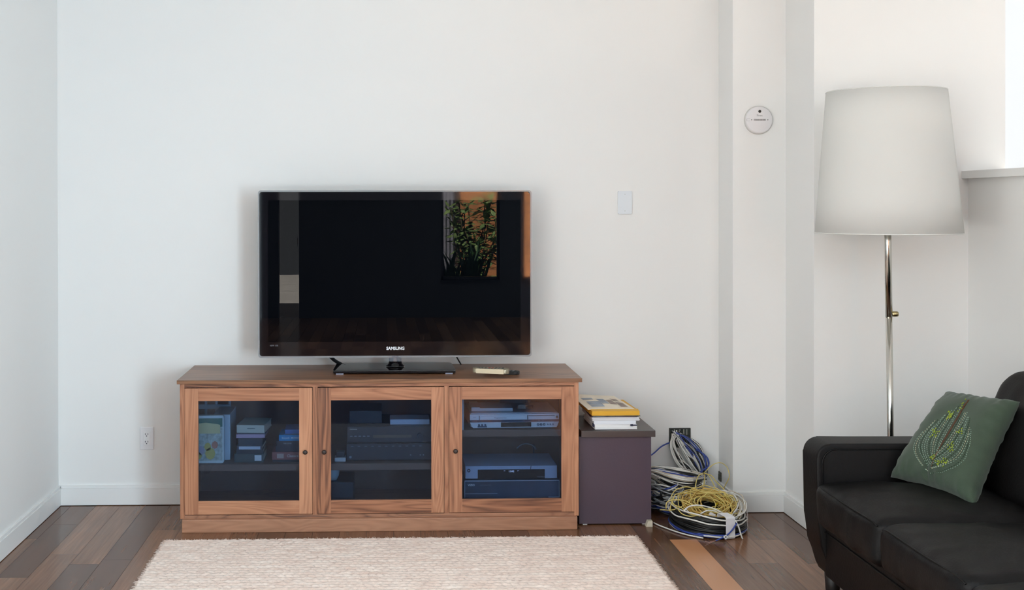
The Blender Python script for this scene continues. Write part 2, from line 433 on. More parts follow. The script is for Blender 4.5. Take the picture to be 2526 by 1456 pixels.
# ------------------------------------------------------------------ media cabinet
CX0, CX1, CT = -.948, .919, .699
YD = -.490                               # face of the doors
def X(px, py=1110, Y=YD): return at(px, py, Y=Y).x
def Z(py, px=900, Y=YD): return at(px, py, Y=Y).z
cab = thing('media_cabinet', ((CX0+CX1)/2, -.25, 0), 'long low walnut media cabinet with three glass doors standing on the floor under the television', 'cabinet')
BX0, BX1 = CX0+.012, CX1-.014
ZD0, ZD1 = .078, .661
obj('top', B(CX0, CX1, -.502, -.004, CT-.018, CT, .0015), M_top, cab)
obj('side_panel', B(BX0, BX0+.021, -.488, -.01, .058, CT-.018, .001), M_wz, cab)
obj('side_panel', B(BX1-.021, BX1, -.488, -.01, .058, CT-.018, .001), M_wz, cab)
obj('top_rail', B(BX0+.021, BX1-.021, -.488, -.462, ZD1+.003, CT-.018), M_wx, cab)
obj('bottom_rail', B(BX0+.021, BX1-.021, -.488, -.03, .058, ZD0-.003), M_base, cab)
obj('plinth', B(BX0+.012, BX1-.010, -.512, -.03, 0, .060, .003), M_base, cab)
obj('back_panel', B(BX0+.021, BX1-.021, -.03, -.012, .062, CT-.018), M_in, cab)
D = [(X(455.5), X(770.5)), (X(784), X(1095)), (X(1108), X(1417))]
G = [(X(489), X(738)), (X(816.5), X(1064)), (X(1140), X(1385))]
GZ0, GZ1 = .1395, .6015
DV = [(D[0][1]+.002, D[1][0]-.001), (D[1][1]+.002, D[2][0]-.002)]
for a, b_ in DV: obj('divider', B(a, b_, -.488, -.03, ZD0-.003, ZD1+.003), M_wz, cab)
SHZ = .300; SHR = .452
for (a, b_), zt in (((BX0+.021, DV[0][0]), SHZ), ((DV[0][1], DV[1][0]), SHZ), ((DV[1][1], BX1-.021), SHR)):
    obj('shelf', B(a, b_, -.452, -.03, zt-.030, zt), M_in, cab)
for i in range(3):
    (a, b_), (ga, gb) = D[i], G[i]
    y0, y1 = YD-.001, YD+.021
    dz1 = ZD1-.001; 
    door = empty('door', (0, 0, 0)); door.parent = cab; ORG[door.name] = ORG[cab.name]
    for sa_, sb_ in ((a, ga), (gb, b_)): obj('stile', B(sa_, sb_, y0, y1, ZD0, dz1, .0008), M_wz, door)
    tag(door, ('left', 'middle', 'right')[i]+' door with tinted glass')
    obj('rail', B(ga, gb, y0+.0006, y1, GZ1, dz1, .0006), M_wx, door)
    obj('rail', B(ga, gb, y0+.0006, y1, ZD0, GZ0, .0006), M_wx, door)
    obj('glass_pane', B(ga-.004, gb+.004, y0+.008, y0+.012, GZ0-.004, GZ1+.004), M_tint, door)
    kx = X((752.6, 799.4, 1124)[i], 1115, YD-.015); kz = .364
    kb = lathe(bmesh.new(), [(.0, -.016), (.006, -.0158), (.0100, -.013), (.0110, -.009), (.0085, -.005), (.005, -.002), (.005, .002)], (kx, y0, kz), 20, axis='y')
    obj('knob', kb, M_bronze, door, smooth=True)

# ------------------------------------------------------------------ television
TY = -.235
tx0, tx1, tz0, tz1 = at(637, 676, Y=TY).x, at(1311, 676, Y=TY).x, .7655, 1.5735
tv = thing('television', ((tx0+tx1)/2, TY, CT), 'large black flat-screen television on the walnut cabinet, reflecting a garden window', 'television')
def ringpoly(bm, a, b_, y0, y1, mi=0):
    n = len(a)
    V = [[bm.verts.new((p[0], y, p[1])) for p in P] for P, y in ((a, y0), (b_, y0), (b_, y1), (a, y1))]
    for k in range(4):
        A, Bb = V[k], V[(k+1) % 4]
        for j in range(n): bm.faces.new((A[j], A[(j+1) % n], Bb[(j+1) % n], Bb[j])).material_index = mi
    return bm
obj('clear_rim', ringpoly(bmesh.new(), rrect(tx0, tx1, tz0, tz1, .014), rrect(tx0+.0075, tx1-.0075, tz0+.0095, tz1-.0075, .010), TY-.006, TY+.012), M_rim, tv)
bx0, bx1, bz0, bz1 = tx0+.0075, tx1-.0075, tz0+.0095, tz1-.0075
obj('bezel', prism(bmesh.new(), rrect(bx0, bx1, bz0, bz1, .010), TY-.012, TY+.018, bev=.005, seg=4), M_gloss, tv, smooth=False)
sx0, sx1 = at(661, 676, Y=TY-.012).x, at(1284, 676, Y=TY-.012).x
sz0, sz1 = at(975, 843, Y=TY-.012).z, at(975, 494, Y=TY-.012).z
obj('screen', B(sx0, sx1, TY-.0128, TY-.010, sz0, sz1), M_screen, tv)
obj('back_housing', prism(bmesh.new(), rrect(tx0+.06, tx1-.06, tz0+.03, tz1-.06, .03), TY+.018, TY+.05, bev=.012, seg=2), M_black, tv)
M_logo = mat('logo white', (.85, .86, .9), .4)
lp = at(975.5, 860, Y=TY-.0125)
obj('logo', textmesh('SAMSUNG', .0205, lp, bold=.0007, sx=.93), M_logo, tv)
M_gtxt = mat('grey print', (.22, .22, .25), .5)
lm = at(676, 853, Y=TY-.0125)
obj('badge', textmesh('HDMI  USB', .010, lm, sx=.8), M_gtxt, tv)
nx, ny = at(975, 900, Y=-.225).x, -.215
obj('neck', lathe(bmesh.new(), [(.030, .735), (.0305, .75), (.0305, tz0+.02)], (nx, ny, 0), 32, cap=True), M_acryl, tv, smooth=False)
obj('neck_collar', lathe(bmesh.new(), [(.0, .7215), (.046, .7215), (.044, .724), (.034, .731), (.031, .742), (.0, .742)], (nx, ny, 0), 32), M_gloss, tv, smooth=True)
st0, st1 = at(823, 922, Z=CT).x, at(1123, 922, Z=CT).x
sbase = [(st0, -.352), (st1, -.352), (st1+.002, -.33), (st1-.004, -.095), (st1-.02, -.082), (st0+.02, -.082), (st0+.004, -.095), (st0-.002, -.33)]
obj('stand_base', prism(bmesh.new(), sbase, .705, .7185, plane='xy', bev=.003), M_gloss, tv)
fb = bmesh.new()
for x in (st0+.03, st1-.03):
    for y in (-.34, -.10): box(fb, x-.018, x+.018, y-.006, y+.006, CT, .7055, .001)
islands('foot', fb, mat('clear foot', (.35, .38, .5), .3), tv)
tb = bmesh.new()
tube(tb, smoothpath([at(815, 880, Y=-.17), at(826, 890, Y=-.14), at(842, 899, Y=-.10), at(852, 904, Z=CT+.012), at(868, 906, Z=CT+.010)], 5), .0085, 6)
obj('power_cord', tb, M_black, tv, smooth=True)
tb = bmesh.new()
tube(tb, smoothpath([at(1124, 876, Y=-.17), at(1131, 889, Y=-.12), at(1137, 899, Y=-.08)], 5), .0035, 6)
obj('antenna_cable', tb, M_black, tv, smooth=True)

# remotes lying on the cabinet top
def remote(name, label, c, yaw, ln, wd, th, m, mk, tilt=0):
    t = thing(name, c, label, 'remote control', 'remote controls on the cabinet top')
    bm = bmesh.new(); prism(bm, rrect(-ln/2, ln/2, -wd/2, wd/2, wd*.35), 0, th, plane='xy', bev=th*.3, seg=3)
    kb = bmesh.new()
    rnd = random.Random(3)
    for i in range(8):
        for j in range(3):
            box(kb, -ln*.36+i*ln*.095, -ln*.36+i*ln*.095+ln*.045, -wd*.28+j*wd*.22, -wd*.28+j*wd*.22+wd*.12, th, th+.002, mi=(1 if (i in (3, 4) and j == 1) else 0))
    Mx = Matrix.Translation(c) @ Matrix.Rotation(math.radians(yaw), 4, 'Z') @ Matrix.Rotation(math.radians(tilt), 4, 'Y')
    for b2 in (bm, kb): bmesh.ops.transform(b2, matrix=Mx, verts=b2.verts)
    obj('case', bm, m, t); islands('button', kb, mk, t)
    return t
cR = at(1228, 921, Z=CT+.0); cR2 = at(1212, 917, Z=CT+.02)
remote('remote_control', 'black remote control lying under the champagne one beside the television stand', (at(1238, 922, Z=CT).x, at(1238, 922, Z=CT).y, CT+.0005), -24, .170, .048, .016, M_black, [mat('grey buttons', (.2, .2, .2), .5), M_gtxt])
remote('remote_control', 'champagne coloured remote control lying on top of a black one beside the television stand', (at(1211, 914, Z=CT+.03).x, at(1211, 914, Z=CT+.03).y, CT+.0185), -17, .170, .058, .022, mat('champagne plastic', (.40, .35, .25), .3, metal=.4), [mat('dark buttons', (.10, .09, .08), .5), mat('red button', (.6, .06, .04), .5)], 0)

# ------------------------------------------------------------------ inside the cabinet
YF = -.42
def px_box(x0, x1, Yf=YF): return at(x0, 1100, Y=Yf).x, at(x1, 1100, Y=Yf).x
def h_px(n, Yf=YF): return n*(DIST+Yf)/FPX
# left bay: children's storage case, white sleeve, wire rack, two stacks
GB = 'books and cases in the left bay'
a, b_ = BX0+.026, px_box(480, 552)[1]
t = thing('video_case', ((a+b_)/2, YF, SHZ), 'upright green and yellow illustrated case at the left end of the upper shelf', 'case')
z1 = SHZ+h_px(117)
obj('case_shell', prism(bmesh.new(), rrect(a, b_, SHZ, z1, .008), YF, YF+.028, bev=.002), mat('clear case shell', (.60, .66, .66), .3), t)
cov = B(a+.004, b_-.006, YF-.001, YF+.002, SHZ+.012, z1-.012, mi=0)
obj('cover', cov, mat('pale meadow print', (.40, .44, .40), .6, var=.35, vscale=55), t)
obj('cover_band', B(a+.004, b_-.006, YF-.002, YF, z1-.052, z1-.013), mat('dark green band', (.05, .17, .13), .6), t)
ban = bmesh.new(); zb0, zb1 = SHZ+h_px(73), SHZ+h_px(94)
poly = [(a+.004, zb0), (b_-.016, zb0), (b_-.016, zb1), (b_-.028, zb1+.004), ((a+b_)/2, zb1+.011), (a+.02, zb1+.004), (a+.004, zb1)]
prism(ban, poly, YF-.003, YF-.0005)
obj('cover_banner', ban, mat('cream banner', (.58, .52, .27), .6), t)
bl = bmesh.new()
for (u, v, r) in ((.35, .45, .018), (.62, .30, .024), (.55, .62, .016), (.3, .2, .014), (.75, .7, .015)):
    cxx, czz = a+(b_-a)*u, SHZ+.015+.10*v
    prism(bl, [(cxx+r*math.cos(q*.7854), czz+r*1.2*math.sin(q*.7854)) for q in range(8)], YF-.0025, YF-.0005, mi=[0, 1, 2, 1, 0][int(u*6) % 5])
obj('cover_patches', bl, [mat('rust patch', (.42, .17, .12), .6), mat('ochre patch', (.50, .42, .12), .6), mat('lilac patch', (.36, .34, .42), .6)], t)
a2, b2 = px_box(552, 568, -.36)
tag(obj('storage_box', B(a2-.05, b2, -.36, -.14, SHZ, SHZ+.215, .004), mat('pale plastic sleeve', (.50, .60, .68), .4)), 'pale blue-white plastic box behind the upright illustrated case', 'box')
t = thing('wire_rack', (-.76, -.3, SHZ), 'pale blue rack with upright bars at the back of the left bay', 'rack')
for q, px in enumerate((487, 508, 534, 567)):
    x = at(px, 1000, Y=-.12).x
    obj('bar', B(x-.006, x+.006, -.125, -.115, SHZ, .66, .002), mat('pale rack %d' % q, (.26, .38, .46), .5), t)
x0, x1 = at(487, 1000, Y=-.12).x, at(567, 1000, Y=-.12).x
obj('cross_bar', B(x0-.006, x1+.006, -.128, -.112, SHZ+.20, SHZ+.222, .002), mat('rack cross bar', (.26, .38, .46), .5), t)
obj('cross_bar', B(x0-.006, x1+.006, -.128, -.112, SHZ+.02, SHZ+.035, .002), mat('rack cross bar low', (.26, .38, .46), .5), t)

def book(x0, x1, z0, h, col, pcol, label, depth=.17, rot=0, Yf=YF, spine=None, cat='book', name='book', txt=None, tcol=(.8, .8, .8), grp=GB):
    a, b_ = px_box(x0, x1, Yf)
    c = ((a+b_)/2, Yf+depth/2, z0)
    t = thing(name, c, label, cat, grp)
    R = (RZ(rot), c)
    bm = bmesh.new()
    box(bm, a, b_, Yf, Yf+depth, z0, z0+.0025, rot=R); box(bm, a, b_, Yf, Yf+depth, z0+h-.0025, z0+h, rot=R)
    box(bm, a, b_, Yf-.001, Yf+.002, z0, z0+h, .0008, rot=R)
    obj('cover', bm, mat('cover '+label[:18], col, .5), t)
    obj('page_block', box(bmesh.new(), a+.003, b_-.003, Yf+.002, Yf+depth-.003, z0+.0025, z0+h-.0025, rot=R), mat('pages '+label[:18], pcol, .8), t)
    if spine:
        sa, sb = px_box(*spine[0], Yf); 
        obj('spine_label', box(bmesh.new(), sa, sb, Yf-.002, Yf, z0+h*spine[1][0], z0+h*spine[1][1], rot=R), mat('label '+label[:18], spine[2], .6), t)
    if txt:
        bm = textmesh(txt[0], txt[1], Vector((txt[2] if txt[2] is not None else (a+b_)/2, Yf-.0022, z0+h*txt[3])), bold=.0002)
        bmesh.ops.rotate(bm, verts=bm.verts, cent=c, matrix=RZ(rot))
        obj('spine_text', bm, mat('ink '+label[:18], tcol, .6), t)
    return z0+h
PG = (.55, .52, .45)
z = SHZ
z = book(578, 650, z, h_px(21), (.055, .075, .075), PG, 'thick dark green book with a barcode, bottom of the left stack behind the left door', .17, 0, YF+.01, ((628, 645), (.2, .85), (.62, .64, .66)))
bcx0, bcx1 = px_box(632, 641, YF+.01)
z = book(582, 648, z, h_px(10), (.02, .035, .05), PG, 'thin black book lying on the thick barcoded book', .16, 1, YF+.012)
z = book(585, 648, z, h_px(11), (.03, .04, .06), PG, 'dark book with a white spine strip in the middle of the left stack', .165, -1, YF+.006, ((590, 643), (.15, .8), (.50, .54, .62)))
z = book(586, 646, z, h_px(19), (.015, .035, .055), (.1, .1, .1), 'thick navy book under the pink one in the left stack', .16, 2, YF+.01)
z = book(583, 653, z, h_px(9), (.46, .32, .44), PG, 'pink-spined book near the top of the left stack', .16, 0, YF+.004)
z = book(588, 657, z, h_px(4), (.05, .06, .09), PG, 'slim dark booklet between the pink book and the cream box', .16, -3, YF+.004)
z = book(588, 657, z, h_px(19), (.50, .51, .44), PG, 'cream boxed case with a small logo, top of the left stack', .19, -5, YF, None, 'case', 'media_case')
ca, cb = px_box(610, 629, YF-.0)
k = B(ca, cb, YF-.0028, YF-.0012, z-.017, z-.0145)
bx = bpy.data.objects['media_case']; obj('logo_strip', k, mat('teal ink', (.03, .09, .11), .6), bx)
z = SHZ
z = book(672, 752, z, h_px(7), (.015, .02, .03), PG, 'black slim case at the bottom of the right stack behind the left door', .15, 0, YF+.01, cat='case', name='disc_case')
z = book(671, 752, z, h_px(19), (.25, .08, .075), PG, 'red patterned boxed book with pale script in the right stack', .16, 0, YF, ((683, 700), (.2, .8), (.42, .30, .26)), txt=('Classics', .017, at(722, 1100, Y=YF).x, .5), tcol=(.55, .45, .42))
z = book(680, 752, z, h_px(14), (.02, .025, .045), PG, 'navy book lying above the red patterned one', .16, 0, YF+.01)
z = book(681, 752, z, h_px(13), (.025, .025, .04), PG, 'dark book with a small grey title under the bright blue one', .16, 1, YF+.008, txt=('THE LOOK', .008, at(708, 1100, Y=YF).x, .5), tcol=(.28, .28, .3))
z = book(688, 752, z, h_px(14.5), (.0, .22, .46), (.0, .2, .35), 'bright blue case with white lettering in the right stack', .15, 0, YF+.004, cat='case', name='disc_case', txt=('Smooth  MOVES', .0115, at(716, 1100, Y=YF).x, .5), tcol=(.55, .7, .85))
z = book(700, 752, z, h_px(3), (.01, .08, .16), PG, 'thin teal case between the two blue cases', .14, 0, YF+.01, cat='case', name='disc_case')
z = book(702, 752, z, h_px(10), (.01, .12, .38), (.02, .1, .25), 'small royal blue case, top of the right stack', .13, 2, YF+.006, cat='case', name='disc_case')

# middle bay: receivers, router, gadgets
M_dev = mat('dark device', (.016, .020, .030), .45)
M_devf = mat('dark device front', (.022, .027, .040), .35)
M_dim = mat('dim print', (.20, .22, .26), .5)
def device(name, label, x0, x1, z0, h, depth, Yf=YF+.01, cat='receiver', body=None):
    a, b_ = px_box(x0, x1, Yf)
    t = thing(name, ((a+b_)/2, Yf+depth/2, z0), label, cat)
    f = bmesh.new()
    for q in (a+.03, b_-.05): box(f, q, q+.02, Yf+.02, Yf+.04, z0, z0+.006); box(f, q, q+.02, Yf+depth-.06, Yf+depth-.04, z0, z0+.006)
    islands('foot', f, M_black, t)
    obj('housing', B(a, b_, Yf+.004, Yf+depth, z0+.006, z0+h, .002), body or M_dev, t)
    return t, a, b_
t, a, b_ = device('amplifier', 'wide black amplifier on the middle shelf, lower of the two', 855, 1072, SHZ, h_px(44), .33)
obj('front_panel', B(a, b_, YF+.008, YF+.014, SHZ+.008, SHZ+h_px(43), .001), M_devf, t)
k = bmesh.new()
for i in range(11): box(k, a+.02+i*.032, a+.032+i*.032, YF+.006, YF+.009, SHZ+.071, SHZ+.0735)
islands('button', k, M_dim, t)
obj('standby_button', lathe(bmesh.new(), [(0, -.004), (.006, -.004), (.006, .003)], (a+.018, YF+.008, SHZ+.022), 14, axis='y'), M_dim, t)
k = bmesh.new()
for q in (.30, .345, .36): k = lathe(k, [(0, -.003), (.003, -.003), (.003, .002)], (a+q, YF+.008, SHZ+.03), 10, axis='y')
islands('jack', k, M_dim, t)
z = SHZ+h_px(44)
t, a, b_ = device('stereo_receiver', 'black stereo receiver with a dim display on top of the amplifier', 857, 1068, z, h_px(42), .33)
obj('front_panel', B(a, b_, YF+.008, YF+.014, z+.008, z+h_px(41), .001), M_devf, t)
obj('display', B(a+.12, a+.30, YF+.0065, YF+.009, z+.028, z+.042), mat('amber display', (.10, .075, .06), .4), t)
obj('brand_text', textmesh('YAMAHA', .0085, Vector((a+.028, YF+.0075, z+.068))), mat('brand print', (.55, .55, .50), .5), t)
obj('volume_knob', lathe(bmesh.new(), [(0, -.014), (.013, -.014), (.015, 0), (.015, .004)], (a+.34, YF+.008, z+.036), 20, axis='y'), M_devf, t, smooth=False)
k = bmesh.new()
for i in range(5): box(k, a+.012+i*.02, a+.024+i*.02, YF+.0065, YF+.009, z+.034, z+.038)
islands('button', k, M_dim, t)
z += h_px(42)
t, a, b_ = device('disc_player', 'small black player box on top of the stereo receiver', 862, 942, z, h_px(34), .22, YF+.06, 'disc player')
tb = bmesh.new(); tube(tb, smoothpath([at(878, 1020, Y=-.30), at(890, 1009, Y=-.30), at(905, 1011, Y=-.28), at(915, 1021, Y=-.28)], 5), .0025, 6)
obj('cord', tb, M_black, t)
t = thing('wireless_router', (.1, YF+.1, z), 'pale grey-blue wireless router on the right of the stereo receiver top', 'router')
a, b_ = px_box(962, 1060, YF+.05)
obj('housing', B(a, b_, YF+.05, YF+.17, z, z+.026, .006, 3), mat('router grey', (.46, .50, .62), .4), t)
t = thing('small_gadget', (-.19, YF, SHZ), 'small grey gadget standing left of the amplifier', 'gadget')
a, b_ = px_box(825, 853, YF+.0)
obj('base', B(a, b_, YF, YF+.07, SHZ, SHZ+.020, .006, 3), mat('gadget grey', (.45, .46, .48), .4), t)
obj('body', B(a+.006, b_-.006, YF+.02, YF+.06, SHZ+.018, SHZ+.046, .006, 3), M_devf, t)
BAYF = ZD0-.003
bmb = bmesh.new(); a, b_ = px_box(812, 838, -.38); cxm = a+.015
lathe(bmb, [(.0, 0), (.020, .0), (.030, .02), (.034, .05), (.033, .062), (.029, .062), (.030, .05), (.026, .02), (0, .006)], (cxm, -.36, BAYF+.13), 24)
t = thing('cup', (cxm, -.36, BAYF), 'pale blue cup on a dark box at the bottom left of the middle bay', 'cup')
obj('cup', bmb, mat('pale blue ceramic', (.35, .50, .58), .4), t, smooth=True)
tag(obj('storage_box', B(cxm-.04, cxm+.10, -.42, -.2, BAYF, BAYF+.13, .002), M_dev), 'dark box under the pale blue cup in the middle bay', 'box')

# right bay
z = SHR
a, b_ = px_box(1157, 1378, -.42); dv_w = b_-a
c = Vector(((a+b_)/2, -.30, z))
t = thing('video_recorder', c, 'silver disc and tape recorder on the upper shelf of the right bay', 'video player')
R = (RZ(2.0), c)
hz = h_px(38)
obj('housing', box(bmesh.new(), a+.004, b_-.004, -.405, -.13, z+.006, z+hz, .003, rot=R), mat('recorder grey', (.40, .44, .52), .35), t)
f = bmesh.new()
for q in (a+.03, b_-.05): box(f, q, q+.02, -.38, -.36, z, z+.007, rot=R); box(f, q, q+.02, -.16, -.14, z, z+.007, rot=R)
islands('foot', f, M_black, t)
lowp = bmesh.new(); prism(lowp, [(a, z+.030), (a+.014, z+.004), (b_-.012, z+.004), (b_, z+.030)], -.418, -.400)
bmesh.ops.rotate(lowp, verts=lowp.verts, cent=c, matrix=R[0])
M_sil2 = mat('silver front', (.62, .66, .74), .35)
obj('lower_panel', lowp, M_sil2, t)
obj('upper_panel', box(bmesh.new(), a, b_, -.418, -.400, z+.041, z+hz-.004, .001, rot=R), M_sil2, t)
obj('dark_stripe', box(bmesh.new(), a, b_, -.416, -.400, z+.030, z+.041, rot=R), mat('stripe navy', (.015, .03, .07), .3), t)
obj('display', box(bmesh.new(), a+dv_w*.345, a+dv_w*.685, -.4195, -.41, z+.008, z+.029, rot=R), M_gloss, t)
obj('disc_tray', box(bmesh.new(), a+dv_w*.12, a+dv_w*.62, -.4195, -.41, z+.044, z+.058, .001, rot=R), mat('tray silver', (.68, .72, .80), .3), t)
obj('tape_slot', box(bmesh.new(), a+dv_w*.655, a+dv_w*.945, -.4195, -.41, z+.043, z+.058, .001, rot=R), mat('tape flap', (.56, .60, .68), .3), t)
k = bmesh.new()
box(k, a+dv_w*.10, a+dv_w*.107, -.4195, -.41, z+.042, z+.062, rot=R); box(k, a+dv_w*.642, a+dv_w*.650, -.4195, -.41, z+.042, z+.062, rot=R)
box(k, a+dv_w*.655, a+dv_w*.95, -.4195, -.41, z+.0585, z+.0605, rot=R); box(k, a+dv_w*.965, a+dv_w*.985, -.4195, -.41, z+.046, z+.058, rot=R)
islands('trim_line', k, M_darkhole, t)
k = bmesh.new()
for q in (.10, .135, .17): lathe(k, [(0, -.003), (.005, -.003), (.005, .003)], (a+dv_w*q, -.421, z+.018), 12, axis='y')
box(k, a+dv_w*.085, a+dv_w*.19, -.4195, -.41, z+.007, z+.013, .001)
for q, r in ((.76, .0055), (.795, .0055), (.83, .0055), (.87, .003), (.90, .003), (.93, .003)): lathe(k, [(r*.5, -.003), (r, -.003), (r, .003)], (a+dv_w*q, -.421, z+.018), 12, axis='y')
bmesh.ops.rotate(k, verts=k.verts, cent=c, matrix=R[0])
islands('button', k, mat('navy buttons', (.02, .06, .12), .4), t)
k = textmesh('Progressive Scan', .0085, Vector((a+dv_w*.34, -.4197, z+.051)))
k2 = textmesh('DVD', .006, Vector((a+dv_w*.05, -.4185, z+.054))); merge(k, k2)
bmesh.ops.rotate(k, verts=k.verts, cent=c, matrix=R[0])
obj('front_text', k, mat('navy print', (.05, .06, .1), .5), t)
k = textmesh('DVD/VCR', .006, Vector((a+dv_w*.05, -.4165, z+.0355))); merge(k, textmesh('hi-fi', .006, Vector((a+dv_w*.60, -.4165, z+.0355)))); merge(k, textmesh('REC    PLAY', .006, Vector((a+dv_w*.80, -.4165, z+.0355))))
bmesh.ops.rotate(k, verts=k.verts, cent=c, matrix=R[0])
obj('stripe_text', k, M_dim, t)
zz = z+hz
a3, b3 = px_box(1163, 1265, -.36)
t = thing('game_console', ((a3+b3)/2, -.28, zz), 'slim white console lying on the silver recorder', 'console')
obj('housing', box(box(bmesh.new(), a3, b3, -.36, -.20, zz, zz+.014, .001), a3, a3+.04, -.362, -.20, zz+.014, zz+.018, .001), mat('console white', (.52, .56, .64), .4), t)
for q, (p0, yaw, ln, lab) in enumerate((((1295, 1014), 25, .15, 'black remote control leaning over the front of the silver recorder'), ((1270, 1006), -15, .15, 'black remote control crossing the other one on the silver recorder'))):
    cc = at(p0[0], p0[1], Y=-.34+.05*q); cc.z = zz+.013+.022*q+.002
    t = thing('remote_control', cc, lab, 'remote control', 'remote controls on the recorder')
    Mx = Matrix.Translation(cc) @ Matrix.Rotation(math.radians((70, 150)[q]), 4, 'Z') @ Matrix.Rotation(math.radians((9, 4)[q]), 4, 'Y')
    bm = prism(bmesh.new(), rrect(-ln/2, ln/2, -.024, .024, .01), -.008, .009, plane='xy', bev=.003); bmesh.ops.transform(bm, matrix=Mx, verts=bm.verts)
    obj('case', bm, mat('remote black %d' % q, (.03, .035, .04), .3), t)
    kb = bmesh.new()
    for i in range(7):
        for j in range(3): box(kb, -ln*.38+i*ln*.11, -ln*.38+i*ln*.11+.008, -.016+j*.012, -.010+j*.012, .009, .0105)
    bmesh.ops.transform(kb, matrix=Mx, verts=kb.verts); islands('button', kb, M_dim, t)
x0 = DV[1][1]
tag(obj('white_card', B(X(1139), X(1146), -.446, -.443, SHR, SHR+.150), mat('pale card', (.45, .50, .58), .6)), 'pale narrow card standing at the left edge of the right bay', 'card')
# game box and cable box at the bottom
zb = BAYF
a, b_ = px_box(1145.5, 1380, -.43)
t = thing('cardboard_box', ((a+b_)/2, -.35, zb), 'flat dark box with pale outline lying at the bottom of the right bay', 'box')
hb = Z(1185, 1260, -.43)-zb
obj('carton', B(a, b_, -.43, -.12, zb, zb+hb, .002), mat('navy carton', (.035, .055, .10), .4, var=.4, vscale=5), t)
k = bmesh.new()
box(k, a, b_, -.432, -.429, zb+hb-.004, zb+hb); box(k, a, a+.003, -.432, -.429, zb, zb+hb); box(k, b_-.003, b_, -.432, -.429, zb, zb+hb)
box(k, b_-.052, b_-.004, -.432, -.429, zb+hb-.090, zb+hb-.078)
box(k, a+.004, a+.155, -.432, -.429, zb+hb-.063, zb+hb-.0615); 
obj('outline', k, mat('outline grey', (.34, .40, .50), .5), t)
obj('brand_text', textmesh('VIZIO', .0125, Vector((a+.032, -.4312, zb+hb-.022)), bold=.0004), mat('brand grey', (.55, .58, .62), .5), t)
obj('caption_text', textmesh('HIGH DEFINITION', .0065, Vector((a+.098, -.4312, zb+hb-.0225))), M_dim, t)
obj('blue_lamp', B(b_-.038, b_-.028, -.434, -.430, zb+hb-.092, zb+hb-.086, .001), mat('blue diode', (.0, .05, .8), .4, emit=((.0, .10, 1.0), 1.2)), t)
zz = zb+hb
a, b_ = px_box(1148, 1374, -.42)
t = thing('cable_box', ((a+b_)/2, -.3, zz), 'silver and black cable box with a lit clock above the flat dark box', 'cable box')
f = bmesh.new()
for q in (a+.03, b_-.05): box(f, q, q+.02, -.40, -.38, zz, zz+.007); box(f, q, q+.02, -.19, -.17, zz, zz+.007)
islands('foot', f, M_black, t)
hh = Z(1150, 1260, -.42)-zz
obj('housing', B(a, b_, -.419, -.15, zz+.006, zz+hh, .001), mat('cable box silver', (.36, .42, .58), .4), t)
obj('display_window', B(a+.058, b_-.058, -.422, -.41, zz+.004, zz+hh-.016), M_gloss, t)
obj('power_button', lathe(bmesh.new(), [(.004, -.003), (.0075, -.003), (.0075, .004)], (a+.016, -.4195, zz+hh-.020), 20, axis='y'), M_darkhole, t)
M_led = mat('clock digits', (.5, .55, .7), .4, emit=((.6, .7, 1.0), .9))
k = textmesh('1:042', .0125, Vector(((a+b_)/2, -.4227, zz+hh-.0245))); merge(k, textmesh('am', .006, Vector(((a+b_)/2-.032, -.4227, zz+hh-.0215)))); merge(k, textmesh('pm', .006, Vector(((a+b_)/2+.032, -.4227, zz+hh-.0215))))
obj('clock_digits', k, M_led, t)
obj('brand_text', textmesh('MOTOROLA', .0065, Vector((b_-.077, -.4227, zz+.013))), M_dim, t)
tb = bmesh.new(); tube(tb, [(b_-.122, -.4205, zz+hh), (b_-.125, -.4205, zz+hh-.016)], .0013, 5); obj('seam', tb, M_darkhole, t)
tb = bmesh.new(); tube(tb, smoothpath([at(1275, 1106, Y=-.3), at(1285, 1098, Y=-.3), at(1298, 1095, Y=-.3), at(1312, 1098, Y=-.3), at(1322, 1108, Y=-.3), Vector((.74, -.13, .315)), Vector((.75, -.08, .24)), Vector((.75, -.07, .12))], 6), .003, 6)
tag(obj('loose_cable', tb, mat('grey cord', (.10, .13, .17), .5), smooth=True), 'thin grey cable arching behind the cable box in the right bay', 'cable')

# ------------------------------------------------------------------ wall fittings
pc = at(362.5, 1081.5, Y=0)
t = thing('wall_outlet', (pc.x, 0, pc.z-.057), 'white double wall outlet low on the back wall left of the cabinet', 'outlet')
obj('cover_plate', B(pc.x-.034, pc.x+.034, -.006, 0, pc.z-.057, pc.z+.057, .003, 2), M_white, t)
obj('receptacle', B(pc.x-.0165, pc.x+.0165, -.0085, -.003, pc.z-.034, pc.z+.034, .001), mat('receptacle white', (.84, .84, .85), .3), t)
k = bmesh.new()
for dz in (.0185, -.0195):
    for dxx in (-.0065, .0065): box(k, pc.x+dxx-.0014, pc.x+dxx+.0014, -.0092, -.008, pc.z+dz, pc.z+dz+.008)
    lathe(k, [(0, -.0007), (.0026, -.0007), (.0026, .001)], (pc.x, -.0086, pc.z+dz-.0055), 10, axis='y')
islands('slot', k, mat('slot dark', (.02, .025, .05), .6), t)
pc = at(1541, 500, Y=0)
t = thing('blank_wall_plate', (pc.x, 0, pc.z-.057), 'white blank cover plate on the wall right of the television', 'wall plate')
obj('cover_plate', prism(bmesh.new(), rrect(pc.x-.036, pc.x+.036, pc.z-.058, pc.z+.058, .005), -.007, 0, bev=.003, seg=3), mat('glossy plate', (.70, .73, .77), .4), t)
for dz in (.042, -.042): obj('screw', lathe(bmesh.new(), [(0, -.001), (.003, -.001), (.0035, .002)], (pc.x, -.007, pc.z+dz), 12, axis='y'), mat('plate screw', (.55, .57, .57), .4), t)
pc = at(1870, 296.5, Y=YC)
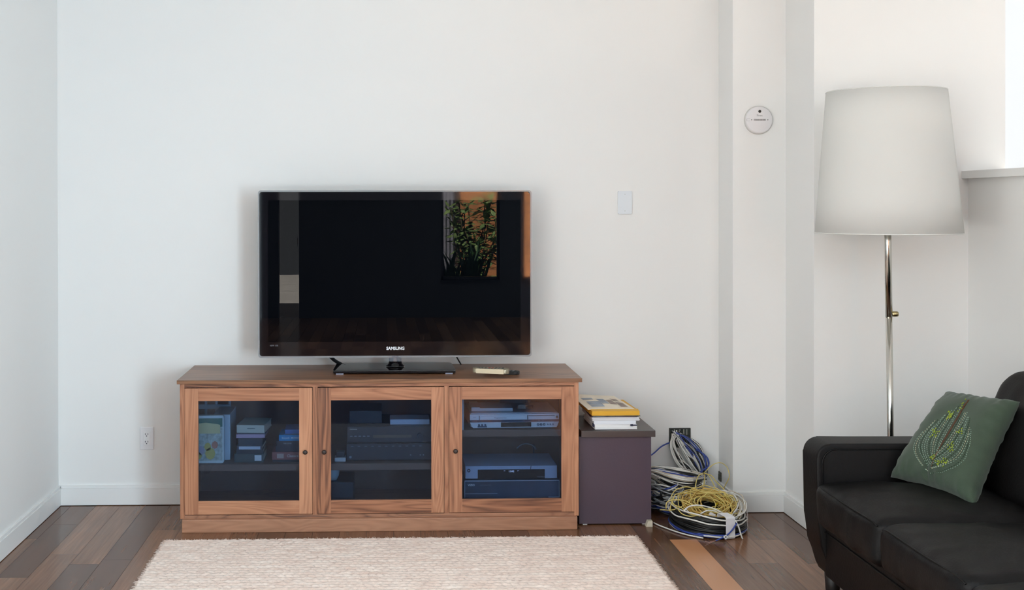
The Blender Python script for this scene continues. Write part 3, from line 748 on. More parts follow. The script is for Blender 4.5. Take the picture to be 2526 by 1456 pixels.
t = thing('smoke_alarm', (pc.x, YC, pc.z-.066), 'round white alarm high on the narrow wall column', 'alarm')
M_al = mat('alarm plastic', (.76, .74, .75), .45)
obj('body', lathe(bmesh.new(), [(.067, 0), (.067, -.012), (.064, -.020), (.060, -.0225), (.0, -.0235)], (pc.x, YC, pc.z), 48, axis='y'), M_al, t, smooth=True)
obj('rim', lathe(bmesh.new(), [(.0665, .0), (.0695, -.001), (.0690, -.010), (.0665, -.014)], (pc.x, YC, pc.z), 48, axis='y'), mat('alarm rim', (.66, .64, .61), .5), t, smooth=True)
obj('sensor_hole', lathe(bmesh.new(), [(0, -.0245), (.0068, -.0245), (.0075, -.022)], (pc.x+.001, YC, pc.z+.041), 20, axis='y'), mat('sensor black', (.02, .018, .012), .5), t)
k = bmesh.new()
for i in range(14): box(k, pc.x-.028+i*.0042, pc.x-.028+i*.0042+.0026, YC-.0245, YC-.022, pc.z-.004, pc.z+.0048)
obj('vent_grille', k, mat('vent grey', (.30, .28, .28), .6), t)
k = bmesh.new()
for dxx in (-.039, .040): lathe(k, [(0, -.0245), (.0024, -.0245), (.003, -.021)], (pc.x+dxx, YC, pc.z), 10, axis='y')
islands('indicator', k, mat('indicator grey', (.18, .17, .17), .5), t)
obj('brand_text', textmesh('Firex', .014, Vector((pc.x, YC-.0246, pc.z+.021))), mat('faint print', (.45, .44, .44), .6), t)
k = bmesh.new()
box(k, pc.x-.0625, pc.x-.0610, YC-.0230, YC-.018, pc.z-.0055, pc.z+.006); box(k, pc.x-.0615, pc.x-.046, YC-.0240, YC-.020, pc.z+.005, pc.z+.006); box(k, pc.x-.0615, pc.x-.046, YC-.0240, YC-.020, pc.z-.0055, pc.z-.0045)
obj('test_button', k, mat('button line', (.50, .48, .48), .6), t)

# ------------------------------------------------------------------ dark side table and papers
ex1 = at(1606.5, 1180, Y=-.44).x; et1 = at(1617, 1070, Y=-.455).x
ETZ = .445
t = thing('side_table', (1.08, -.25, 0), 'dark purple-brown box table standing between the cabinet and the cables', 'table')
M_et = mat('espresso laminate', (.075, .052, .075), .38, bump=.05, bscale=90)
M_ett = mat('espresso top', (.070, .052, .050), .36)
ex0 = BX1+.010
obj('body', B(ex0, ex1, -.44, -.075, .006, ETZ-.030, .0015), M_et, t)
obj('top', B(CX1+.004, et1, -.455, -.060, ETZ-.030, ETZ, .0015), M_ett, t)
f = bmesh.new()
for q in (ex0+.02, ex1-.04): box(f, q, q+.02, -.43, -.41, 0, .007); box(f, q, q+.02, -.11, -.09, 0, .007)
islands('foot', f, M_paper, t)
wd0 = at(1592, 1298, Z=0)
wb = bmesh.new(); p = [(wd0.x+.001, 0), (wd0.x+.028, 0), (wd0.x+.028, .026), (wd0.x+.010, .026)]
wd_x = [at(1592, 1299, Y=-.46).x, at(1608, 1299, Y=-.46).x, at(1608, 1285, Y=-.46).x, at(1597, 1285, Y=-.46).x]
prism(wb, [(wd_x[0], 0), (wd_x[1], 0), (wd_x[2], .026), (wd_x[3], .026)], -.475, -.446)
tag(obj('wooden_wedge', wb, mat('pale wedge', (.62, .56, .44), .6)), 'small cream wedge on the floor at the right front corner of the dark table', 'wedge')

# papers on the table
GP = 'papers stacked on the dark table'
def sheetstack(name, x0, x1, y0, y1, z0, h, m, label, rot, cat, edge=None, wav=0, lift=None, nl=0, grp=GP):
    """stack of sheets with slightly uneven edges"""
    c = Vector(((x0+x1)/2, (y0+y1)/2, z0)); t = thing(name, c, label, cat, grp)
    bm = bmesh.new(); n = max(1, nl); rnd = random.Random(len(name) + int(z0*1000))
    for i in range(n):
        j = rnd.uniform(-1, 1)*wav; j2 = rnd.uniform(-1, 1)*wav
        box(bm, x0+j, x1+j, y0+j2, y1+j2, z0+h*i/n+.00005, z0+h*(i+1)/n-.00005, rot=(RZ(rot+rnd.uniform(-.4, .4)*(wav > 0)), c))
    obj('sheets', bm, m, t)
    return t
z = ETZ
Xp = lambda px, Yy=-.43: at(px, 1050, Y=Yy).x
px0, px1 = Xp(1466), Xp(1570)
sheetstack('folder', px0-.002, px1-.004, -.428, -.17, z, .002, mat('plum folder', (.05, .035, .06), .5), 'thin dark folder at the very bottom of the paper pile', 0, 'folder'); z += .002
t = sheetstack('manuscript', px0, px1, -.432, -.16, z, .024, M_paper, 'clipped white manuscript at the bottom of the paper pile', 1, 'papers', wav=.0015, nl=8)
k = B(px0-.006, px0+.006, -.430, -.41, z+.012, z+.028, .001); obj('binder_clip', k, mat('navy clip', (.01, .015, .05), .4), t); z += .024
t = sheetstack('manuscript', px0+.001, px1-.001, -.434, -.16, z, .016, mat('white paper b', (.80, .82, .88), .8), 'white manuscript held by a clip, second from the bottom of the pile', -1, 'papers', wav=.0015, nl=5)
k = tube(bmesh.new(), [(px1-.028, -.437, z-.004), (px1+.002, -.430, z-.005)], .0028, 6); k = box(k, px1-.030, px1-.018, -.440, -.428, z-.008, z+.001, .001); obj('binder_clip', k, mat('navy clip b', (.01, .015, .05), .4), t); z += .016
sheetstack('booklet', Xp(1461), Xp(1577), -.43, -.15, z, .017, mat('greyish paper', (.72, .71, .74), .8), 'off-white booklet stack sticking out in the middle of the pile', 0, 'papers', wav=.002, nl=5); z += .017
sheetstack('magazine', Xp(1459), Xp(1574), -.428, -.15, z, .003, mat('maroon cover', (.07, .02, .035), .4), 'dark maroon magazine in the paper pile', -2, 'magazine'); z += .003
sheetstack('magazine', Xp(1460), Xp(1578), -.43, -.15, z, .004, mat('grey glossy cover', (.20, .22, .21), .3, var=.5, vscale=30), 'grey-green glossy magazine just under the yellow envelope', 2, 'magazine', wav=.001, nl=2); z += .004
sheetstack('magazine', Xp(1463), Xp(1576), -.428, -.14, z, .003, mat('black cover', (.03, .018, .014), .4), 'black magazine right below the yellow envelope', -1, 'magazine'); z += .0032
def curved_sheet(x0, x1, y0, y1, z0, th, f, nx=16, ny=16):
    t = bmesh.new(); top = []; bot = []
    for j in range(ny+1):
        r1 = []; r2 = []
        for i in range(nx+1):
            u, v = i/nx, j/ny; x = x0+(x1-x0)*u; y = y0+(y1-y0)*v; dx_, dy_, dz_ = f(u, v)
            r1.append(t.verts.new((x+dx_, y+dy_, z0+th+dz_))); r2.append(t.verts.new((x+dx_, y+dy_, z0+dz_)))
        top.append(r1); bot.append(r2)
    for j in range(ny):
        for i in range(nx):
            t.faces.new((top[j][i], top[j][i+1], top[j+1][i+1], top[j+1][i])); t.faces.new((bot[j][i], bot[j+1][i], bot[j+1][i+1], bot[j][i+1]))
    for j in range(ny):
        t.faces.new((top[j][0], top[j+1][0], bot[j+1][0], bot[j][0])); t.faces.new((top[j][nx], bot[j][nx], bot[j+1][nx], top[j+1][nx]))
    for i in range(nx):
        t.faces.new((top[0][i], bot[0][i], bot[0][i+1], top[0][i+1])); t.faces.new((top[ny][i], top[ny][i+1], bot[ny][i+1], bot[ny][i]))
    return t
M_env = mat('manila yellow', (.66, .34, .02), .55, bump=.1, bscale=30)
t = thing('padded_envelope', (1.1, -.3, z), 'yellow padded envelope near the top of the paper pile', 'envelope', GP)
ea, eb = Xp(1459), Xp(1577)
bulge = lambda u, v: (0, .0, .005*math.sin(math.pi*min(1, v*1.0))*math.sin(math.pi*u))
obj('envelope_body', curved_sheet(ea, eb, -.435, -.12, z, .019, lambda u, v: (-.010*(v)+ .0, 0, .006*math.sin(math.pi*u)*math.sin(math.pi*v))), M_env, t)
obj('front_flap', curved_sheet(ea+.001, eb-.001, -.441, -.40, z, .020, lambda u, v: (0, 0, .004*v)), mat('envelope flap', (.75, .40, .03), .5), t)
z += .0215
M_news = mat('cream newsprint', (.80, .71, .58), .8)
t = thing('newspaper', (1.1, -.3, z), 'cream printed flyer draped on top of the paper pile', 'newspaper', GP)
na, nb = Xp(1452), Xp(1568)
nf = lambda u, v: (-.035*v, 0, .0072*math.sin(math.pi*u)*math.sin(math.pi*min(1, v*1.1))+.010*v + .012*(1-u)*v)
obj('sheets', curved_sheet(na, nb, -.405, -.10, z, .003, nf, 20, 20), M_news, t)
k = bmesh.new()
for (u0, u1, v0, v1, mi) in ((.14, .42, .12, .45, 0), (.42, .58, .28, .62, 0), (.60, .74, .25, .55, 1), (.76, .92, .12, .42, 1), (.76, .90, .5, .7, 1), (.12, .35, .55, .68, 0)):
    for i in range(5):
        va = v0+(v1-v0)*i/5; vb = va+(v1-v0)/5*.7
        vs = []
        for (u, v) in ((u0, va), (u1, va), (u1, vb), (u0, vb)):
            d = nf(u, v); vs.append(k.verts.new((na+(nb-na)*u+d[0], -.405+.305*v, z+.0045+d[2])))
        k.faces.new(vs).material_index = mi
obj('print', k, [mat('blue grey print', (.34, .40, .50), .8), mat('brown grey print', (.38, .30, .27), .8)], t)

# ------------------------------------------------------------------ cables
MC = {'white': mat('white cable', (.74, .72, .68), .45), 'blue': mat('blue cable', (.035, .065, .30), .4), 'black': mat('black cable', (.012, .012, .012), .4),
      'beige': mat('beige cable', (.56, .48, .38), .5), 'yellow': mat('yellow cable', (.68, .44, .11), .45), 'pale': mat('pale yellow cable', (.66, .52, .16), .45), 'grey': mat('grey cable', (.30, .31, .33), .5)}
def strands(parent, name, lists, col, r=.003, n=5):
    bm = bmesh.new()
    for P in lists: tube(bm, P, r, n)
    return obj(name, bm, MC[col], parent, smooth=True)
def lerp(a, b, t): return a+(b-a)*t
# wall opening with cut cables
t = thing('junction_box', (1.51, 0, .25), 'open dark electrical box in the wall where the cables come out', 'electrical box')
jx0, jx1 = at(1650, 1080, Y=0).x, at(1703, 1080, Y=0).x; jz0, jz1 = at(1650, 1104, Y=0).z, at(1680, 1056, Y=0).z
fb = bmesh.new(); ringpoly(fb, rrect(jx0, jx1, jz0, jz1, .002, 2), rrect(jx0+.005, jx1-.005, jz0+.004, jz1-.004, .002, 2), -.006, .0)
obj('frame', fb, mat('box edge', (.04, .04, .035), .5), t)
obj('back', B(jx0+.003, jx1-.003, -.003, -.0005, jz0+.003, jz1-.003), mat('green grey inside', (.030, .036, .028), .7, var=.6, vscale=60), t)
k = bmesh.new()
for q in (.25, .5, .68, .82): x = lerp(jx0, jx1, q); box(k, x-.003, x+.003, -.006, -.002, jz1-.035, jz1-.006)
islands('connector', k, mat('metal tabs', (.30, .31, .28), .4, metal=.6), t)
# hanging bundle
t = thing('hanging_cable_bundle', (1.55, -.06, .12), 'white and blue cable bundle hanging from the opening in the wall', 'cables')
rnd = random.Random(5)
cols = {'white': [], 'blue': [], 'black': [], 'grey': []}
Lb = [(1656, 1066), (1652, 1100), (1664, 1135), (1685, 1166), (1708, 1186), (1720, 1199)]
Rb = [(1672, 1060), (1695, 1078), (1722, 1098), (1738, 1128), (1744, 1163), (1738, 1196)]
for i in range(54):
    q = rnd.random() if i > 1 else i
    col = rnd.choices(['white', 'blue', 'black', 'grey'], (.44, .17, .29, .10))[0]
    depth = rnd.random()
    if col == 'black': depth *= .5
    P = []
    for k_, (a, b_) in enumerate(zip(Lb, Rb)):
        s = k_/5
        bel = math.sin(math.pi*min(1, s*1.05))
        qq = min(1, max(0, q+rnd.uniform(-.10, .10)*bel))
        x = lerp(a[0], b_[0], qq) ; y = lerp(a[1], b_[1], qq)
        if k_ == 5: x = lerp(1714, 1736, qq); y = lerp(1199, 1196, qq)
        P.append(at(x+rnd.uniform(-2, 2)*bel, y+rnd.uniform(-2, 2)*bel, Y=-.012-.055*bel*(.35+.65*depth)*(1-.5*abs(2*q-1))-.08*s*s-.012*depth))
    P[0] = at(rnd.uniform(1656, 1680), rnd.uniform(1062, 1074), Y=-.010)
    cols[col].append(smoothpath(P, 6))
for kx, v in cols.items():
    if v: strands(t, kx+'_strands', v, kx, .0031 if kx != 'black' else .0042)
strands(t, 'blue_loop', [smoothpath([at(1716, 1110, Y=-.06), at(1738, 1122, Y=-.07), at(1747, 1140, Y=-.08), at(1747, 1150, Y=-.08), at(1737, 1158, Y=-.09), at(1728, 1165, Y=-.1)], 6),
                         smoothpath([at(1724, 1116, Y=-.05), at(1742, 1126, Y=-.06), at(1749, 1143, Y=-.07), at(1742, 1156, Y=-.08), at(1735, 1160, Y=-.09)], 6)], 'blue', .0035)
kb = lathe(bmesh.new(), [(.012, -.012), (.020, -.010), (.020, .010), (.012, .012)], at(1727, 1196, Y=-.12), 14, axis='x')
obj('tie_wrap', kb, MC['white'], t)
tb = bmesh.new(); tube(tb, smoothpath([at(1657, 1091, Y=-.012), at(1645, 1095, Y=-.03), at(1630, 1103, Y=-.05), at(1608, 1122, Y=-.06), Vector((1.27, -.05, .20)), Vector((1.18, -.035, .10))], 6), .0038, 6)
tag(obj('blue_cable', tb, MC['blue'], smooth=True), 'single blue cable running from the wall opening behind the dark table', 'cable')
# middle lying bundle
t = thing('tied_cable_bundle', (1.42, -.16, 0), 'thick white and blue cable coil standing between the dark table and the column', 'cables')
cols = {'white': [], 'blue': [], 'black': [], 'beige': []}
for i in range(66):
    q = rnd.random(); front = i < 46
    col = rnd.choices(['white', 'beige', 'blue', 'black'], (.42, .28, .12, .18))[0]
    if col == 'blue': q = rnd.uniform(.12, .36)
    yy = -.17-.05*math.sin(math.pi*q) if front else -.085
    j = lambda s: rnd.uniform(-s, s)
    top = [(1583, 1166), (1612, 1151), (1650, 1153), (1695, 1160), (1730, 1170)]; bot = [(1583, 1172), (1612, 1183), (1655, 1211), (1700, 1221), (1733, 1203)]
    P = [at(lerp(a[0], b_[0], q)+j(2), lerp(a[1], b_[1], q)+j(1.5), Y=yy+j(.008) if 0 < n_ < 4 else -.13) for n_, (a, b_) in enumerate(zip(top, bot))]
    P[0].x = max(P[0].x, 1.268)
    P.append(at(1741+j(2), 1184+j(6), Y=-.11+j(.01)))
    cols[col].append(smoothpath(P, 6))
for kx, v in cols.items(): strands(t, kx+'_strands', v, kx, .0033 if kx != 'black' else .0040)
# low dark bundle left of the floor coil
t = thing('dark_cable_bundle', (1.36, -.26, 0), 'dark blue and black cables heaped beside the dark table under the white bundle', 'cables')
cols = {'blue': [], 'black': [], 'grey': [], 'white': []}
for i in range(40):
    col = rnd.choices(['blue', 'black', 'grey', 'white'], (.22, .40, .24, .14))[0]
    q = rnd.random(); j = lambda s: rnd.uniform(-s, s)
    zc = .012+.125*q; rx, ry = .085+j(.02)-.02*q, .085+j(.02)
    cxx, cyy = 1.385, -.20
    P = [Vector((cxx+rx*math.cos(a)*1.0, cyy+ry*math.sin(a), max(.006, zc+.012*math.sin(a*2+i)))) for a in [k_*2*math.pi/12 for k_ in range(12)]]
    cols[col].append(smoothpath(P, 4, True))
for kx, v in cols.items():
    bm = bmesh.new()
    for P in v: tube(bm, P, .0038, 5, closed=True)
    obj(kx+'_strands', bm, MC[kx], t, smooth=True)
tube_b = tube(bmesh.new(), smoothpath([at(1637, 1203, Y=-.26), at(1633, 1212, Y=-.28), at(1631, 1225, Y=-.28), at(1636, 1235, Y=-.27)], 5), .006, 7)
obj('cable_tie', tube_b, M_black, t, smooth=True)
# floor coil, black
fc = Vector((1.510, -.482, 0))
t = thing('black_cable_coil', fc, 'large black cable coil bound with white tape lying on the floor beside the dark table', 'cables')
cols = {'black': [], 'white': [], 'blue': []}
EL = 1.22
def ring(c, rx, ry, z, wob=.006, ph=0, n=20, tilt=0.0, tb=0.0):
    P = []
    for k_ in range(n):
        a = 2*math.pi*k_/n
        w = 1+wob*8*noise.noise(Vector((math.cos(a)*1.3+ph, math.sin(a)*1.3, z*9+ph)))
        P.append(Vector((c[0]+rx*w*math.cos(a), c[1]+ry*w*math.sin(a), max(.004, z+tilt*math.cos(a)+tb*math.sin(a)+wob*noise.noise(Vector((math.cos(a)*2, math.sin(a)*2, ph)))))))
    return P
for i in range(64):
    lay = rnd.random(); rr = .132+.036*lay; zc = .006+.078*rnd.random()
    cols['black'].append(smoothpath(ring(fc, rr, rr*EL, zc, .006, i*.7, tilt=-.010), 3, True))
for i, (rr, zc, tl) in enumerate(((.170, .066, -.012), (.169, .088, -.020), (.171, .010, .002))):
    cols['white'].append(smoothpath(ring(fc, rr, rr*EL, zc, .010, i*2.1+9, tilt=tl), 3, True))
for i, (rr, zc) in enumerate(((.169, .010), (.170, .018))):
    cols['blue'].append(smoothpath(ring(fc, rr, rr*EL, zc, .006, i*1.3+3), 3, True))
for kx, v in cols.items():
    bm = bmesh.new()
    for P in v: tube(bm, P, .0045 if kx == 'black' else .0036, 6, closed=True)
    obj(kx+'_strands', bm, MC[kx], t, smooth=True)
def band(bm, ctr, ang, rin, rout, z0, z1, w, mi=0):
    """flat tape wrapped round the coil section"""
    d = Vector((math.cos(ang), math.sin(ang)*EL, 0)); tn = Vector((-math.sin(ang), math.cos(ang), 0)).normalized()
    prof = rrect(rin, rout, z0, z1, .010, 4); A = []; Bv = []
    for (r, z_) in prof:
        p = Vector(ctr)+d*r+Vector((0, 0, z_)); A.append(bm.verts.new(p-tn*w/2)); Bv.append(bm.verts.new(p+tn*w/2))
    n = len(prof)
    for i in range(n): bm.faces.new((A[i], A[(i+1) % n], Bv[(i+1) % n], Bv[i]))
    return bm
M_tape = mat('white tape', (.80, .78, .80), .6)
o = obj('tape_band', band(bmesh.new(), fc, math.radians(-76), .110, .178, .001, .102, .046), M_tape, t)
sol = o.modifiers.new('thick', 'SOLIDIFY'); sol.thickness = .0012
o = obj('tape_band', band(bmesh.new(), fc, math.radians(-22), .120, .1745, .001, .096, .014), M_tape, t)
sol = o.modifiers.new('thick', 'SOLIDIFY'); sol.thickness = .0012
# yellow coil on top
t = thing('yellow_cable_coil', (fc.x-.01, fc.y+.01, .1), 'tangled yellow cable coil resting on top of the black coil', 'cables')
yl = []; pl = []
for i in range(34):
    j = lambda s: rnd.uniform(-s, s)
    rr = .045+.085*rnd.random()**.7
    yl.append(smoothpath(ring((fc.x+.010+j(.016), fc.y+.000+j(.016)), rr, rr*1.25, .078+.030*rnd.random(), .016, i*1.9, tb=.030+j(.012), tilt=j(.010)), 3, True))
for i in range(13):
    j = lambda s: rnd.uniform(-s, s)
    rr = .055+.06*rnd.random(); c_ = (fc.x+j(.05)-.01, fc.y+j(.06))
    pl.append(smoothpath(ring(c_, rr*1.25, rr, .098+.03*rnd.random(), .02, i*3.3, tilt=j(.03), tb=.03+j(.02)), 3, True))
for kx, v in (('yellow', yl), ('pale', pl)):
    bm = bmesh.new()
    for P in v: tube(bm, P, .0024, 5, closed=True)
    obj(kx+'_strands', bm, MC[kx], t, smooth=True)
# big standing loops (photo)
lo = [[(1735, 1168), (1722, 1176), (1716, 1200), (1722, 1218), (1738, 1232), (1760, 1240)],
      [(1736, 1167), (1748, 1173), (1760, 1195), (1768, 1215), (1773, 1235)],
      [(1737, 1168), (1755, 1174), (1768, 1190), (1785, 1207), (1800, 1226)],
      [(1738, 1170), (1737, 1190), (1735, 1210), (1733, 1228)],
      [(1728, 1229), (1705, 1220), (1682, 1217), (1665, 1222), (1657, 1238), (1652, 1262)],
      [(1728, 1226), (1700, 1236), (1685, 1248), (1660, 1258), (1628, 1258)],
      [(1643, 1256), (1645, 1240), (1660, 1234), (1690, 1236), (1712, 1250), (1722, 1268)]]
Ys = [(-.16, -.2, -.26, -.33, -.38, -.40), (-.16, -.2, -.28, -.36, -.42), (-.16, -.2, -.26, -.32, -.36), (-.16, -.24, -.32, -.38), (-.40, -.42, -.44, -.46, -.48, -.5), (-.42, -.46, -.5, -.5, -.46), (-.5, -.5, -.5, -.5, -.52, -.54)]
LP = [smoothpath([at(*p, Y=y) for p, y in zip(a, b_)], 6) for a, b_ in zip(lo, Ys)]
for P in LP: strands(t, 'standing_loop', [P], 'pale', .0026)
kb = bmesh.new()
for q in range(7):
    c_ = at(1767+rnd.uniform(0, 22), 1232+rnd.uniform(0, 12), Y=-.44)
    box(kb, c_.x-.007, c_.x+.007, c_.y-.004, c_.y+.004, c_.z-.004, c_.z+.004, .001, rot=(Matrix.Rotation(rnd.uniform(-1, 1), 3, 'Y'), c_))
islands('connector', kb, mat('bright yellow plastic', (.72, .56, .02), .4), t)
# far yellow wire by the column
tb = bmesh.new(); tube(tb, smoothpath([at(1738, 1166, Y=-.13), at(1748, 1156, Y=-.13), at(1762, 1145, Y=-.13), at(1778, 1142, Y=-.135), at(1791, 1150, X=1.688), at(1797, 1163, X=1.690), at(1798, 1180, X=1.690), Vector((1.672, -.19, .10)), Vector((1.660, -.20, .004))], 6), .0022, 5)
tag(obj('yellow_wire', tb, MC['pale'], smooth=True), 'single thin yellow wire arching against the column side', 'wire')
# white loose coil on the right side of the heap
t = thing('white_cable_coil', (fc.x+.05, fc.y+.02, .09), 'loose white cables looping over the right side of the black coil', 'cables')
for i in range(15):
    j = lambda s: rnd.uniform(-s, s)
    rr = .120+.045*rnd.random(); a0 = math.radians(rnd.uniform(-75, -20)); a1 = math.radians(rnd.uniform(60, 150)); P = []
    for q in range(12):
        a = lerp(a0, a1, q/11)
        P.append(Vector((fc.x+.006+rr*math.cos(a), fc.y+rr*EL*math.sin(a), .060+.045*rnd.random()*.3+.04*math.sin(math.pi*q/11)+.010*(i % 4))))
    obj('loose_strand', tube(bmesh.new(), smoothpath(P, 4), .0029, 5), MC['white' if i % 3 else 'beige'], t, smooth=True)
bm = bmesh.new()
ex = [[(1686, 1262), (1700, 1250), (1725, 1247), (1760, 1255), (1790, 1270), (1815, 1284), (1830, 1300)],
      [(1728, 1268), (1745, 1260), (1765, 1262), (1790, 1276), (1812, 1288)],
      [(1740, 1226), (1765, 1221), (1790, 1222), (1812, 1230), (1826, 1234)],
      [(1815, 1285), (1822, 1300), (1828, 1320), (1832, 1330)],
      [(1690, 1254), (1705, 1270), (1730, 1282), (1760, 1290), (1800, 1298)],
      [(1612, 1290), (1630, 1298), (1665, 1311), (1700, 1321), (1735, 1328)]]
exY = [-.60, -.60, -.36, -.69, -.58, -.70]
for n_, (P, y) in enumerate(zip(ex, exY)): obj('loose_end', tube(bmesh.new(), smoothpath([at(*p, Z=.006) if n_ == 5 else at(*p, Y=y) for p in P], 6), .0034, 6), MC['white'], t, smooth=True)
bm.free()
bm = bmesh.new()
for (p, w, h_, y) in (((1757, 1270), .030, .016, -.60), ((1800, 1244), .036, .014, -.40)):
    c_ = at(*p, Y=y); box(bm, c_.x-w/2, c_.x+w/2, c_.y-.001, c_.y+.001, c_.z-h_/2, c_.z+h_/2, rot=(Matrix.Rotation(.5, 3, 'Y'), c_))
islands('tape_flag', bm, M_tape, t)
t = thing('blue_cable_end', at(1775, 1330, Y=-.71), 'blue cable with a frayed bare end hanging over the front of the black coil', 'cable')
bm = bmesh.new(); tube(bm, smoothpath([at(1818, 1290, Y=-.69), at(1806, 1308, Y=-.705), at(1790, 1323, Y=-.715), at(1766, 1334, Z=.008)], 6), .0034, 6)
obj('sheath', bm, MC['blue'], t, smooth=True)
bm = bmesh.new()
for q in range(6): tube(bm, [at(1766, 1334, Z=.008), at(1752+rnd.uniform(-8, 6), 1337+rnd.uniform(-3, 5), Z=.004), at(1744+rnd.uniform(-8, 8), 1341+rnd.uniform(-6, 6), Z=.003)], .0008, 4)
obj('bare_wires', bm, mat('copper pink', (.45, .26, .22), .4), t)
c_ = at(1789, 1325, Y=-.72)
obj('clip', box(B(c_.x-.008, c_.x+.010, c_.y-.003, c_.y+.002, c_.z-.004, c_.z+.005, .001), c_.x-.002, c_.x+.006, c_.y-.003, c_.y+.002, c_.z-.010, c_.z+.008, .001), M_white, t)
# chipped hole at the baseboard
hp = at(1777, 1178, Y=-.002)
tag(obj('broken_jack_plate', box(B(XC0-.006, XC0-.0005, -.052, -.012, .104, .150, .002), XC0-.010, XC0-.005, -.042, -.024, .112, .138), mat('dusty black jack', (.09, .09, .07), .7, var=.5, vscale=90)), 'small dark open jack at the foot of the column side', 'jack')

# ------------------------------------------------------------------ rug
def rug():
    x0, x1, y1, y0 = -.973, 1.135, -.652, -3.0
    nx, step = 620, .0052
    ny = int((y1-y0)/step)
    row = .031
    t = bmesh.new(); grid = []
    for j in range(ny+1):
        y = y1-(y1-y0)*j/ny; r = []
        for i in range(nx+1):
            u = i/nx; x = x0+(x1-x0)*u
            ex_ = .007*noise.noise(Vector((y*38, 3, 0)))+.004*noise.noise(Vector((y*90, 9, 0)))
            xx = x+ex_*(1 if u > .5 else -1)*(abs(2*u-1)**20)
            yy = y+(.006*noise.noise(Vector((x*6, 0, 1)))+.005*noise.noise(Vector((x*40, 0, 5))))*(1 if j < 3 else .35)
            ph = (y1-y+.004*noise.noise(Vector((x*5, y*3, 2))))/row
            fr = ph % 1.0; ri = int(ph)
            # twisted yarn: diagonal lobes along each row
            lob = abs(math.sin(math.pi*(x/.034+ (fr-.5)*.8*(1 if ri % 2 else -1)+ri*.37+.6*noise.noise(Vector((x*9, ri*3.1, 0))))))
            z = .006+.0085*math.sin(math.pi*fr)**.7*(.45+.55*lob**.6)+.003*noise.noise(Vector((x*30, y*30, 0)))+.0015*noise.noise(Vector((x*140, y*140, 0)))
            if j == 0 or i == 0 or i == nx or j == ny: z = .001
            r.append(t.verts.new((xx, yy, z)))
        grid.append(r)
    for j in range(ny):
        for i in range(nx): t.faces.new((grid[j][i], grid[j+1][i], grid[j+1][i+1], grid[j][i+1]))
    m, nt, b = nmat('cream wool'); N = nt.nodes.new; L = nt.links.new
    tc = N('ShaderNodeTexCoord'); mp = N('ShaderNodeMapping'); mp.inputs['Scale'].default_value = (9, 30, 1); L(tc.outputs['Object'], mp.inputs[0])
    n = N('ShaderNodeTexNoise'); n.inputs['Scale'].default_value = 1; n.inputs['Detail'].default_value = 5; L(mp.outputs[0], n.inputs[0])
    r = N('ShaderNodeValToRGB'); e = r.color_ramp.elements; e[0].position = .30; e[0].color = (.76, .57, .48, 1); e[1].position = .72; e[1].color = (.93, .79, .70, 1)
    L(n.outputs['Fac'], r.inputs[0]); L(r.outputs[0], b.inputs['Base Color']); S(b, 'Roughness', .95); S(b, 'Sheen Weight', .3)
    n2 = N('ShaderNodeTexNoise'); n2.inputs['Scale'].default_value = 320; n2.inputs['Detail'].default_value = 3; L(tc.outputs['Object'], n2.inputs[0])
    bp = N('ShaderNodeBump'); bp.inputs['Strength'].default_value = .6; bp.inputs['Distance'].default_value = .003; L(n2.outputs['Fac'], bp.inputs['Height']); L(bp.outputs[0], b.inputs['Normal'])
    root = thing('rug', (0, -1.8, 0), 'cream woven wool rug with fuzzy edges lying in front of the cabinet', 'rug')
    obj('weave', t, m, root, smooth=True)
    fz = bmesh.new(); rn = random.Random(2)
    def hair(p, d, ln):
        q = p+d*ln*.5+Vector((rn.uniform(-.3, .3), rn.uniform(-.3, .3), rn.uniform(0, .7)))*ln*.4
        tube(fz, [p, q, q+d*ln*.4+Vector((rn.uniform(-1, 1), rn.uniform(-1, 1), rn.uniform(-.6, .2)))*ln*.4], .00055, 3)
    for i in range(1900):
        hair(Vector((rn.uniform(x0, x1), y1-.004, .004+rn.random()*.007)), Vector((0, 1, 0)), rn.uniform(.004, .014))
    for i in range(1300):
        s = rn.random() < .5
        hair(Vector((x0+.004 if s else x1-.004, rn.uniform(-1.5, y1), .004+rn.random()*.007)), Vector((-1 if s else 1, 0, 0)), rn.uniform(.004, .016))
    for i in range(2600):
        hair(Vector((rn.uniform(x0, x1), rn.uniform(-1.4, y1), .011)), Vector((rn.uniform(-1, 1), rn.uniform(-1, 1), .3)).normalized(), rn.uniform(.003, .009))
    tag(obj('fuzz', fz, m, root), kind='stuff')
rug()

# ------------------------------------------------------------------ floor lamp
LY = -.95
lb, lt = at(2194, 575, Y=LY), at(2185, 226, Y=LY)
kn = at(2198, 775, Y=LY)
lamp = thing('floor_lamp', (2.166, LY, 0), 'tall floor lamp with white tapered drum shade standing behind the sofa', 'floor lamp')
rb_ = (at(2363, 574, Y=LY).x-at(2025, 574, Y=LY).x)/2; rt_ = (at(2323, 225, Y=LY).x-at(2047, 225, Y=LY).x)/2
ax0 = at(2197, 1082, Y=LY); axis = (lt-ax0).normalized()
def onaxis(z): return ax0+axis*((z-ax0.z)/axis.z)
M_shade = mat('white linen shade', (.90, .89, .87), .8, bump=.04, bscale=300)
nt = M_shade.node_tree; b = nt.nodes['Principled BSDF']
tl_ = nt.nodes.new('ShaderNodeBsdfTranslucent'); tl_.inputs['Color'].default_value = (.85, .84, .80, 1)
mx_ = nt.nodes.new('ShaderNodeMixShader'); mx_.inputs[0].default_value = .42
nt.links.new(b.outputs[0], mx_.inputs[1]); nt.links.new(tl_.outputs[0], mx_.inputs[2]); nt.links.new(mx_.outputs[0], nt.nodes['Material Output'].inputs[0])
sb = bmesh.new(); zb_, zt_ = lb.z, lt.z
prof = []; nseg = 64
rings = []
